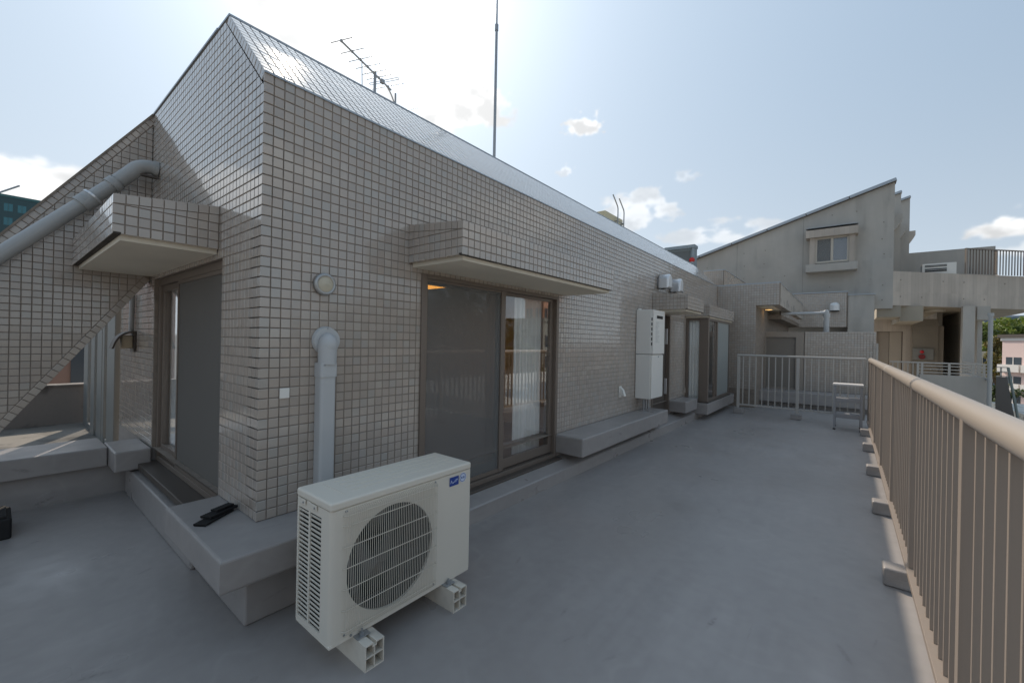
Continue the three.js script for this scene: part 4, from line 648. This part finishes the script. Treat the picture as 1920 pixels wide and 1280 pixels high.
  // balcony: slab, splayed parapet
  const slab = new THREE.Shape([[16.26, -2.9], [16.26, -3.46], [19.63, -6.83], [30, -6.83], [30, -2.9]].map(p => new THREE.Vector2(...p))), sg = new THREE.ExtrudeGeometry(slab, { depth: 0.28, bevelEnabled: false }); sg.rotateX(-Math.PI / 2); sg.translate(0, 2.585, 0); mesh('balcony_slab', metricUV(sg), M.tan, hall);
  const par = new THREE.Shape([[16.0, -3.29], [19.60, -6.89], [30, -6.89], [30, -6.74], [19.66, -6.74], [16.21, -3.29]].map(p => new THREE.Vector2(...p))), pg = new THREE.ExtrudeGeometry(par, { depth: 1.02, bevelEnabled: false }); pg.rotateX(-Math.PI / 2); pg.translate(0, 2.592, 0);
  { const g = metricUV(pg), p = g.attributes.position, uv = g.attributes.uv; for (let i = 0; i < p.count; i++) uv.setXY(i, (p.getX(i) + p.getZ(i)) * 0.7071, p.getY(i)); mesh('balcony_parapet', g, M.boardConcrete, hall); }
  for (let i = 0; i < 7; i++) for (const y of [2.86, 3.36]) { if ((i + (y > 3 ? 1 : 0)) % 3 === 2) continue; const t = 0.25 + i * 0.72; const m = mesh('tie_hole', cone, holeMat, hall); m.position.set(16 + t * 0.7071 - 0.0026, y, 3.29 + t * 0.7071 + 0.0026); m.rotation.y = Math.PI / 4; }
  mesh('upper_wall', prism([[-3.9, 3.6], [-6.05, 3.6], [-6.05, 4.78], [-3.9, 4.78]], 0.2, zyFrame(20.05)), M.concrete, hall); mesh('upper_raking_wall', prism([[20.3, 3.6], [26, 3.6], [26, 5.6], [20.3, 3.75]], 0.15, new THREE.Matrix4().makeTranslation(0, 0, 6.1)), M.boardConcrete, hall);
  // beams, posts and hall under the balcony
  mesh('beam', [bx(16.1, 17.6, 2.25, 2.585, 2.94, 3.48), bx(16.4, 19.6, 2.14, 2.585, 3.48, 3.99)], M.tan, hall); mesh('beam', bx(17.2, 23.0, 2.19, 2.585, 5.20, 5.46), M.concrete, hall);
  mesh('front_pillar', bx(15.55, 15.98, 0, 2.90, 2.25, 2.86), M.concrete, hall); mesh('pillar_cap', bx(15.53, 16.0, 2.90, 2.925, 2.23, 2.88), M.coping, hall);
  mesh('post', bx(17.0, 17.3, -0.3, 2.585, 4.885, 5.13), M.concrete, hall);
  mesh('hall_floor', bx(14.6, 24, -0.4, 0.02, 2.76, 5.0), M.concrete, hall);
  mesh('hall_wall', [bx(19.5, 19.7, 0, 2.585, 2.9, 3.09), bx(19.5, 19.7, 1.92, 2.585, 3.09, 3.79), bx(19.5, 19.7, 0, 2.585, 3.79, 4.02)], M.boardConcrete, hall); mesh('hall_wall', bx(19.3, 19.5, 0, 2.34, 4.02, 4.66), std([0.30, 0.262, 0.212], 0.8, 0, { map: faint }), hall); mesh('hall_wall', bx(19.4, 19.6, 0, 2.1, 4.66, 4.80), std([0.32, 0.27, 0.215], 0.8), hall);
  mesh('corridor_wall', [bx(24.0, 24.2, 0, 2.585, 3.0, 5.6), bx(19.7, 24.0, 0, 2.585, 4.66, 4.80), bx(18.6, 24.0, 0, 2.585, 5.22, 5.36), bx(17.4, 18.6, 0, 2.19, 5.24, 5.34)], M.concrete, hall);
  const lift = part('lift_door', hall, 'two leaf metal lift door'); mesh('leaf', bx(19.62, 19.66, 0, 1.91, 3.09, 3.43), M.door, lift); mesh('leaf', bx(19.60, 19.64, 0, 1.91, 3.44, 3.79), std([0.40, 0.345, 0.28], 0.45), lift); mesh('frame', [bx(19.56, 19.6, 0, 1.91, 3.77, 3.80), bx(19.67, 19.7, 0, 2.2, 3.0, 3.9)], M.bronzeDark, lift);  // frame mesh also holds an added dark panel that keeps sky out of the leaf gaps
  const hy = part('hydrant_cabinet', hall, 'grey fire hydrant cabinet with red lamp and bell'); mesh('cabinet', bx(19.22, 19.3, 0.93, 1.32, 4.03, 4.55, 0.01), std([0.24, 0.235, 0.215], 0.5), hy); mesh('red_lamp', (() => { const g = new THREE.SphereGeometry(0.055, 14, 10); g.translate(19.2, 1.21, 4.26); return g; })(), new THREE.MeshStandardMaterial({ color: lin(0.6, 0.02, 0.03), roughness: 0.3 }), hy); mesh('bell', cyl(V(19.22, 1.04, 4.26), V(19.16, 1.04, 4.26), 0.085, 20), std([0.20, 0.015, 0.012], 0.4), hy);
  mesh('ceiling_lamp', cyl(V(18.3, 2.53, 4.45), V(18.3, 2.585, 4.45), 0.24, 24), std([0.6, 0.56, 0.48], 0.6), hall);
  // lower gallery parapet
  mesh('gallery_parapet', bx(14.5, 14.65, -0.6, 0.64, 3.75, 4.97), M.concrete, hall); mesh('gallery_parapet', bx(14.65, 17.0, -0.6, 0.62, 4.85, 4.97), M.concrete, hall); mesh('gallery_parapet', bx(14.5, 14.65, -0.6, 0.02, 2.75, 3.75), M.concrete, hall);
}
{
  const g = thing('railing', 'grey horizontal bar railing on the gallery under the concrete balcony', 'railing', null, [14.56, 0, 0]); for (const y of [0.70, 0.785, 0.87]) mesh('bar', bx(-0.012, 0.012, y - 0.011, y + 0.011, 3.74, 4.96), M.railGrey, g); mesh('top_rail', bx(-0.022, 0.022, 0.93, 0.965, 3.16, 4.97, 0.004), M.railGrey, g);
  for (const z of [3.72, 3.80, 4.30, 4.72, 4.90]) mesh('post', bx(-0.018, 0.018, z < 3.78 ? 0.02 : 0.64, 0.93, z - 0.022, z + 0.022), M.railGrey, g); for (let i = 0; i < 5; i++) mesh('baluster', bx(-0.01, 0.01, 0.02, 0.93, 3.22 + i * 0.1, 3.236 + i * 0.1), M.railGrey, g); mesh('bottom_rail', bx(-0.012, 0.012, 0.08, 0.10, 3.18, 3.7), M.railGrey, g);
  const h = thing('railing', 'grey bar railing running back along the gallery end', 'railing'); for (const y of [0.70, 0.785, 0.87, 0.95]) mesh('bar', bx(14.62, 17.0, y - 0.011, y + 0.011, 4.90, 4.925), M.railGrey, h); for (const x of [15.2, 15.8, 16.4, 17.0]) mesh('post', bx(x - 0.02, x + 0.02, 0.62, 0.93, 4.888, 4.937), M.railGrey, h);
}
{
  const g = thing('railing', 'bronze upright bar railing on top of the concrete balcony parapet', 'railing', null, [16, 3.612, 3.29], -Math.PI / 4); mesh('top_rail', bx(2.36, 5.1, 0.745, 0.775, 0.04, 0.09), M.bronze, g); for (let i = 0; i < 26; i++) { const x = 2.42 + i * 0.105; if (x < 5.08) mesh('baluster', bx(x - 0.008, x + 0.008, 0, 0.745, 0.055, 0.075), M.bronzeDark, g); } for (const x of [2.38, 3.44, 4.5]) mesh('post', bx(x - 0.02, x + 0.02, 0, 0.745, 0.045, 0.085), M.rail, g);
  g.rotation.y = -Math.PI / 4; 
}
{
  const a = thing('air_conditioner', 'small white air conditioner unit behind the concrete balcony parapet', 'air conditioner', null, [17.75, 2.866, 4.08]); mesh('casing', bx(0, 0.32, 0.5, 1.14, 0, 0.76, 0.012), M.white, a); mesh('stand', [bx(0.02, 0.06, 0, 0.5, 0.1, 0.14), bx(0.26, 0.3, 0, 0.5, 0.1, 0.14), bx(0.02, 0.06, 0, 0.5, 0.6, 0.64), bx(0.26, 0.3, 0, 0.5, 0.6, 0.64)], M.galv, a);
  mesh('grille', [bx(-0.012, -0.001, 1.03, 1.09, 0.06, 0.55)], M.fan, a); mesh('grille', bx(-0.012, -0.001, 0.88, 0.98, 0.06, 0.55), M.fan, a); mesh('grille_bar', [bx(-0.02, -0.013, 1.05, 1.06, 0.06, 0.55), bx(-0.02, -0.013, 0.93, 0.94, 0.06, 0.55)], M.white, a); mesh('side_grille', bx(0.04, 0.28, 0.6, 1.08, -0.012, -0.001), M.greyBox, a);
}
{ const p = thing('down_pipe', 'grey rain pipe standing in front of the concrete balcony', 'pipe', null, [14.2, 0, 4.93]); mesh('pipe', cyl(V(0, -3, 0), V(0, 2.12, 0), 0.042, 16), M.pvc, p); mesh('head', cyl(V(0, 2.12, 0), V(0, 2.20, 0), 0.055, 16), M.pvc, p); mesh('collar', cyl(V(0, 0.55, 0), V(0, 0.62, 0), 0.05, 16), M.pvc, p); mesh('bracket', bx(-0.02, 0.3, 0.57, 0.6, -0.02, 0.02), M.galv, p); }
{ const s = thing('outside_stair', 'dark steel stair falling away beside the gallery', 'stair', null, [16, 0, 0]); mesh('side_plate', prism([[-5.37, -3.0], [-5.37, 0.60], [-5.56, 0.60], [-6.05, -3.0]], 0.04, zyFrame(0)), std([0.11, 0.10, 0.092], 0.6), s); mesh('handrail', cyl(V(0.02, 0.86, 5.58), V(0.02, -3.0, 6.12), 0.028, 10), std([0.20, 0.24, 0.23], 0.5, 0.2), s); for (const y of [0.62, 0.74, 0.86]) mesh('rail_bar', bx(0, 0.03, y - 0.012, y + 0.012, 5.37, 5.58), M.railGrey, s); mesh('post', bx(0, 0.03, 0.6, 0.86, 5.44, 5.47), M.railGrey, s); }

// ------------------------------------------------------------------ back terrace seen under the raking wall
structure('back_terrace', [bx(-4.2, 6, -0.29, 0.06, -6.2, -2.845)], std([0.20, 0.18, 0.155], 0.85, 0, { map: dirt }), 'brownish back terrace seen under the raking wall');
tag(mesh('parapet_wall', [bx(-4.2, 6, 0.061, 0.575, -6.2, -6.02), bx(-4.2, 6, 0.575, 0.595, -6.22, -6.0)], std([0.20, 0.175, 0.155], 0.85, 0, { map: dirt })), 'low dark parapet at the back terrace edge', 'wall');
{
  const s = thing('glazed_screen', 'tall grey framed glass screen standing on the back terrace', 'screen'), g = std([0.23, 0.235, 0.225], 0.5, 0.3);
  for (const [z0, z1, t] of [[-4.02, -3.60, 0.03], [-4.36, -4.26, 0.025], [-4.78, -4.46, 0.02], [-5.12, -4.86, 0.035], [-5.90, -5.55, 0.02]]) mesh('post', bx(-t, t, 0.061, 2.3, z0, z1, 0.006), g, s);
  for (const [z0, z1] of [[-4.26, -4.02], [-4.46, -4.36], [-4.86, -4.78], [-5.55, -5.12]]) { mesh('pane', bx(-0.002, 0.002, 0.12, 2.24, z0, z1), M.glass, s); mesh('sill', bx(-0.015, 0.015, 0.061, 0.12, z0, z1), g, s); }
  mesh('head_rail', bx(-0.02, 0.02, 2.3, 2.36, -5.9, -3.53), g, s);
}
// ------------------------------------------------------------------ city around
function building(name, label, x, z, w, d, y1, mat, opt = {}) {
  const b = thing(name, label, 'building', opt.group, [x, -15, z], opt.turn || 0), H = y1 + 15, fl = opt.floor || 3, n = Math.floor((H - 1) / fl), cols = Math.round(w / (opt.bay || 3)), cd = Math.round(d / (opt.bay || 3));
  mesh('wall', bx(-w / 2, w / 2, 0, H, -d / 2, d / 2), mat, b); const roof = mesh('roof', [bx(-w / 2 - 0.15, w / 2 + 0.15, H, H + 0.5, -d / 2 - 0.15, -d / 2 + 0.2), bx(-w / 2 - 0.15, w / 2 + 0.15, H, H + 0.5, d / 2 - 0.2, d / 2 + 0.15), bx(-w / 2 - 0.15, -w / 2 + 0.2, H, H + 0.5, -d / 2 + 0.2, d / 2 - 0.2), bx(w / 2 - 0.2, w / 2 + 0.15, H, H + 0.5, -d / 2 + 0.2, d / 2 - 0.2)], opt.trim || mat, b);
  const wm = opt.glass || std([0.05, 0.065, 0.08], 0.15), faces = opt.faces || ['-x'], from = Math.max(0, n - (opt.rows || 5));
  const put = (nm, g, m, p, y, turn) => { const q = mesh(nm, g, m, b); q.position.set(...p); q.position.y = y; q.rotation.y = turn; return q; };
  for (const f of faces) {
    const along = f === '-x' || f === '+x' ? d : w, k = f === '-x' || f === '+x' ? cd : cols, ww = along / k;
    const wg = bx(-ww * 0.32, ww * 0.32, -fl * 0.27, fl * 0.27, -0.05, 0.05), bgm = bx(-ww * 0.46, ww * 0.46, -fl * 0.5, -fl * 0.12, 0.05, 0.9), fr = bx(-0.05, 0.05, -fl * 0.27, fl * 0.27, 0.05, 0.1);
    for (let j = from; j < n; j++) for (let i = 0; i < k; i++) {
      const s = -along / 2 + (i + 0.5) * ww, y = 1 + (j + 0.5) * fl, turn = f === '-x' ? -Math.PI / 2 : f === '+x' ? Math.PI / 2 : f === '-z' ? Math.PI : 0, pos = f === '-x' ? [-w / 2, 0, s] : f === '+x' ? [w / 2, 0, s] : f === '-z' ? [s, 0, -d / 2] : [s, 0, d / 2];
      const win = put('window', wg, wm, pos, y, turn); mesh('mullion', fr, opt.trim || mat, win); if (opt.balcony && f === faces[0]) put('balcony', bgm, opt.trim || mat, pos, y, turn);
    }
  }
  if (opt.top) opt.top(b, H); return b;
}
M.pinkWhite = std([0.70, 0.54, 0.50], 0.8); M.whitePaint = std([0.72, 0.68, 0.64], 0.8); M.peach = std([0.55, 0.30, 0.21], 0.85); M.brick = std([0.27, 0.165, 0.125], 0.9); M.greenGrey = std([0.30, 0.31, 0.29], 0.85);
building('apartment_building', 'pinkish white apartment block with stacked balconies beside the trees', 98, 31.3, 16, 12, 2.9, M.pinkWhite, { turn: 0.64, floor: 3.0, bay: 3.2, balcony: true, faces: ['-z', '-x'], rows: 5, trim: M.whitePaint, top: (b, H) => { mesh('roof_cap', bx(-8.4, 8.4, H + 0.5, H + 1.0, -6.4, 6.4), M.bronzeDark, b); } });
building('small_building', 'small cream stair house left of the rain pipe, before the trees', 126, 23.6, 3, 1.7, 0.6, std([0.62, 0.55, 0.42], 0.8), { floor: 2.4, bay: 1.7, rows: 4, top: (b, H) => mesh('tank', cyl(V(0, H + 0.5, -0.4), V(0, H + 1.6, -0.4), 0.45, 14), M.whitePaint, b) });
building('glass_office', 'distant blue glass office block above the trees', 210, 42.0, 12, 12, 12.2, std([0.10, 0.16, 0.22], 0.3), { floor: 2.4, bay: 3.0, rows: 3, glass: std([0.12, 0.20, 0.28], 0.12), trim: std([0.4, 0.45, 0.5], 0.5) });
building('glass_tower', 'distant teal glass office tower at the left edge of the view', -6, -205, 29.4, 20, 41.5, std([0.02, 0.065, 0.072], 0.3), { floor: 4.2, bay: 2.6, rows: 8, faces: ['+z'], glass: std([0.045, 0.17, 0.20], 0.12), trim: std([0.05, 0.14, 0.14], 0.5), top: (b, H) => { mesh('crown', bx(-14.7, 14.7, H + 0.5, H + 0.8, -10, 10), std([0.04, 0.14, 0.14], 0.4), b); mesh('crane', cyl(V(5.6, H + 0.8, 8), V(10.2, H + 4.6, 8), 0.25, 8), M.galv, b); } });
building('brick_building', 'red brick block seen beyond the back terrace parapet', 4.5, -22, 16, 8, 3.4, M.brick, { floor: 2.6, bay: 2.0, faces: ['+z'], rows: 3, trim: std([0.6, 0.5, 0.4], 0.7) });
building('peach_tower', 'peach coloured stair tower with a roof tank, mirrored in the wide window', 52, 34.5, 3.4, 3.4, 7.6, M.peach, { floor: 3, bay: 1.7, faces: ['-x', '-z'], rows: 3, top: (b, H) => { mesh('tank', cyl(V(0, H + 0.5, 0), V(0, H + 1.9, 0), 0.75, 18), M.yellowTank, b); mesh('tank_stand', bx(-0.9, 0.9, H, H + 0.5, -0.9, 0.9), M.galv, b); } });
building('pale_building', 'pale low block mirrored in the wide window', 48, 33, 5, 7, 4.0, M.greenGrey, { floor: 2.8, bay: 2.4, faces: ['-x', '-z'], rows: 4 });
building('white_building', 'white low block across the street, mirrored in the windows', 30, 44, 16, 12, 3.0, M.whitePaint, { floor: 2.8, bay: 2.6, faces: ['-z'], rows: 4 });
building('grey_building', 'grey low block behind the railing, mirrored in the windows', 8, 40, 22, 12, 1.0, M.greenGrey, { floor: 2.8, bay: 2.8, faces: ['-z'], rows: 4 });
building('tan_building', 'tan block mirrored beyond the railing on the left', -22, 44, 20, 12, 4.5, std([0.42, 0.36, 0.29], 0.85), { floor: 2.8, bay: 2.8, faces: ['-z'], rows: 4 });
structure('lower_roof', [bx(11, 27.3, -1.4, -1.0, 7.3, 16), bx(-4, 11, -1.9, -1.5, 4.2, 12)], M.whiteRoof, 'white flat roof of the lower wing beyond the railing');
structure('lower_wing', [bx(11, 27.2, -15, -1.4, 7.4, 15.9), bx(-3.9, 11, -15, -1.9, 4.3, 11.9)], M.concrete, 'lower wing of the block beyond the railing');
{ const f = thing('railing', 'white slatted railing on the lower roof beyond the terrace', 'railing', null, [0, -1.5, 4.6]); for (let i = 0; i < 44; i++) mesh('slat', bx(-3.6 + i * 0.3, -3.45 + i * 0.3, 0.1, 1.0, -0.02, 0.02), M.whitePaint, f); mesh('top_rail', bx(-3.7, 9.8, 1.0, 1.06, -0.03, 0.03), M.whitePaint, f); mesh('bottom_rail', bx(-3.7, 9.8, 0.0, 0.1, -0.03, 0.03), M.whitePaint, f); }
// trees: limbs and leaf-sized faces through an uneven crown
function tree(label, x, z, base, h, rx, seedv, tint, leaves = 5200, ls = 0.26, group = 'trees beyond the terrace') {
  seed = seedv; const t = thing('tree', label, 'tree', group, [x, base, z]); const limbs = [cyl(V(0, 0, 0), V(0.1, h * 0.55, 0), 0.28, 9, 0.16)], clumps = [];
  for (let i = 0; i < 26; i++) { const a = rr(0, 6.283), e = rr(-0.25, 1.0), r = rx * Math.pow(rnd(), 0.4) * Math.cos(e * 1.2) * 0.95, c = V(Math.cos(a) * r, h * 0.66 + e * h * 0.33, Math.sin(a) * r); clumps.push([c, rx * rr(0.22, 0.40)]); if (i < 12) limbs.push(cyl(V(0.05, h * rr(0.3, 0.52), 0), c.clone().multiplyScalar(0.92), 0.11, 6, 0.03)); }
  mesh('trunk', limbs, std([0.075, 0.055, 0.04], 0.95), t);
  const P = [], C = [], N = [];
  for (let i = 0; i < leaves; i++) {
    const [c, r] = clumps[Math.floor(rnd() * clumps.length)], d = V(rr(-1, 1), rr(-1, 1), rr(-1, 1)); if (d.lengthSq() > 1) { i--; continue; } d.normalize().multiplyScalar(r * Math.pow(rnd(), 0.35)); const p = c.clone().add(V(d.x, d.y * 0.8, d.z));
    const u = V(rr(-1, 1), rr(-1, 1), rr(-1, 1)).normalize(), v = u.clone().cross(V(rr(-1, 1), rr(-1, 1), rr(-1, 1))).normalize(), s = ls * rr(0.6, 1.3), A = p.clone().addScaledVector(u, s), B = p.clone().addScaledVector(v, s * 0.5), D = p.clone().addScaledVector(u, -s), E = p.clone().addScaledVector(v, -s * 0.5);
    for (const q of [A, B, D, A, D, E]) P.push(q.x, q.y, q.z); const k = rr(0.7, 1.25), y = rnd() < 0.2 ? 1.25 : 1; for (let w = 0; w < 6; w++) C.push(tint[0] * k * y, tint[1] * k, tint[2] * k);
  }
  const g = new THREE.BufferGeometry(); g.setAttribute('position', new THREE.Float32BufferAttribute(P, 3)); g.setAttribute('color', new THREE.Float32BufferAttribute(C, 3)); g.computeVertexNormals();
  mesh('crown', g, leafMat, t); return t;
}
const leafMat = new THREE.MeshPhysicalMaterial({ color: 0xffffff, vertexColors: true, roughness: 0.8, transmission: 0.5, thickness: 0, side: THREE.DoubleSide });
tree('bright green tree left of the grey rain pipe', 150, 27.2, -15, 22.4, 6.0, 301, [0.21, 0.27, 0.035], 9000, 0.42);
tree('bright green tree between the rain pipe and apartment block', 156, 33.5, -15, 23.6, 6.4, 302, [0.19, 0.26, 0.033], 9000, 0.42);
tree('green tree above the apartment block at the right edge', 168, 42.0, -15, 25.2, 7.5, 303, [0.16, 0.23, 0.03], 9000, 0.45);
tree('olive yellow tree just left of the apartment block', 116, 24.4, -15, 18.6, 3.0, 304, [0.19, 0.17, 0.03], 5000, 0.30);
tree('low dark green tree at the foot of the apartment block', 88, 19.6, -15, 11.6, 2.4, 305, [0.06, 0.10, 0.02], 3200, 0.26);
tree('dark tree behind the railing, mirrored in the left window pane', 26, 27, -15, 20.5, 6.5, 306, [0.04, 0.07, 0.018], 7000, 0.3);
tree('dark tree behind the railing, farther left, mirrored in the screen', 17, 27, -15, 18.5, 5.5, 307, [0.045, 0.07, 0.02], 5500, 0.3);
tree('bushy tree below the pale block, mirrored in the clear pane', 34, 25, -15, 15.6, 3.2, 308, [0.10, 0.12, 0.02], 3600, 0.24);
renderer.render(scene, camera);
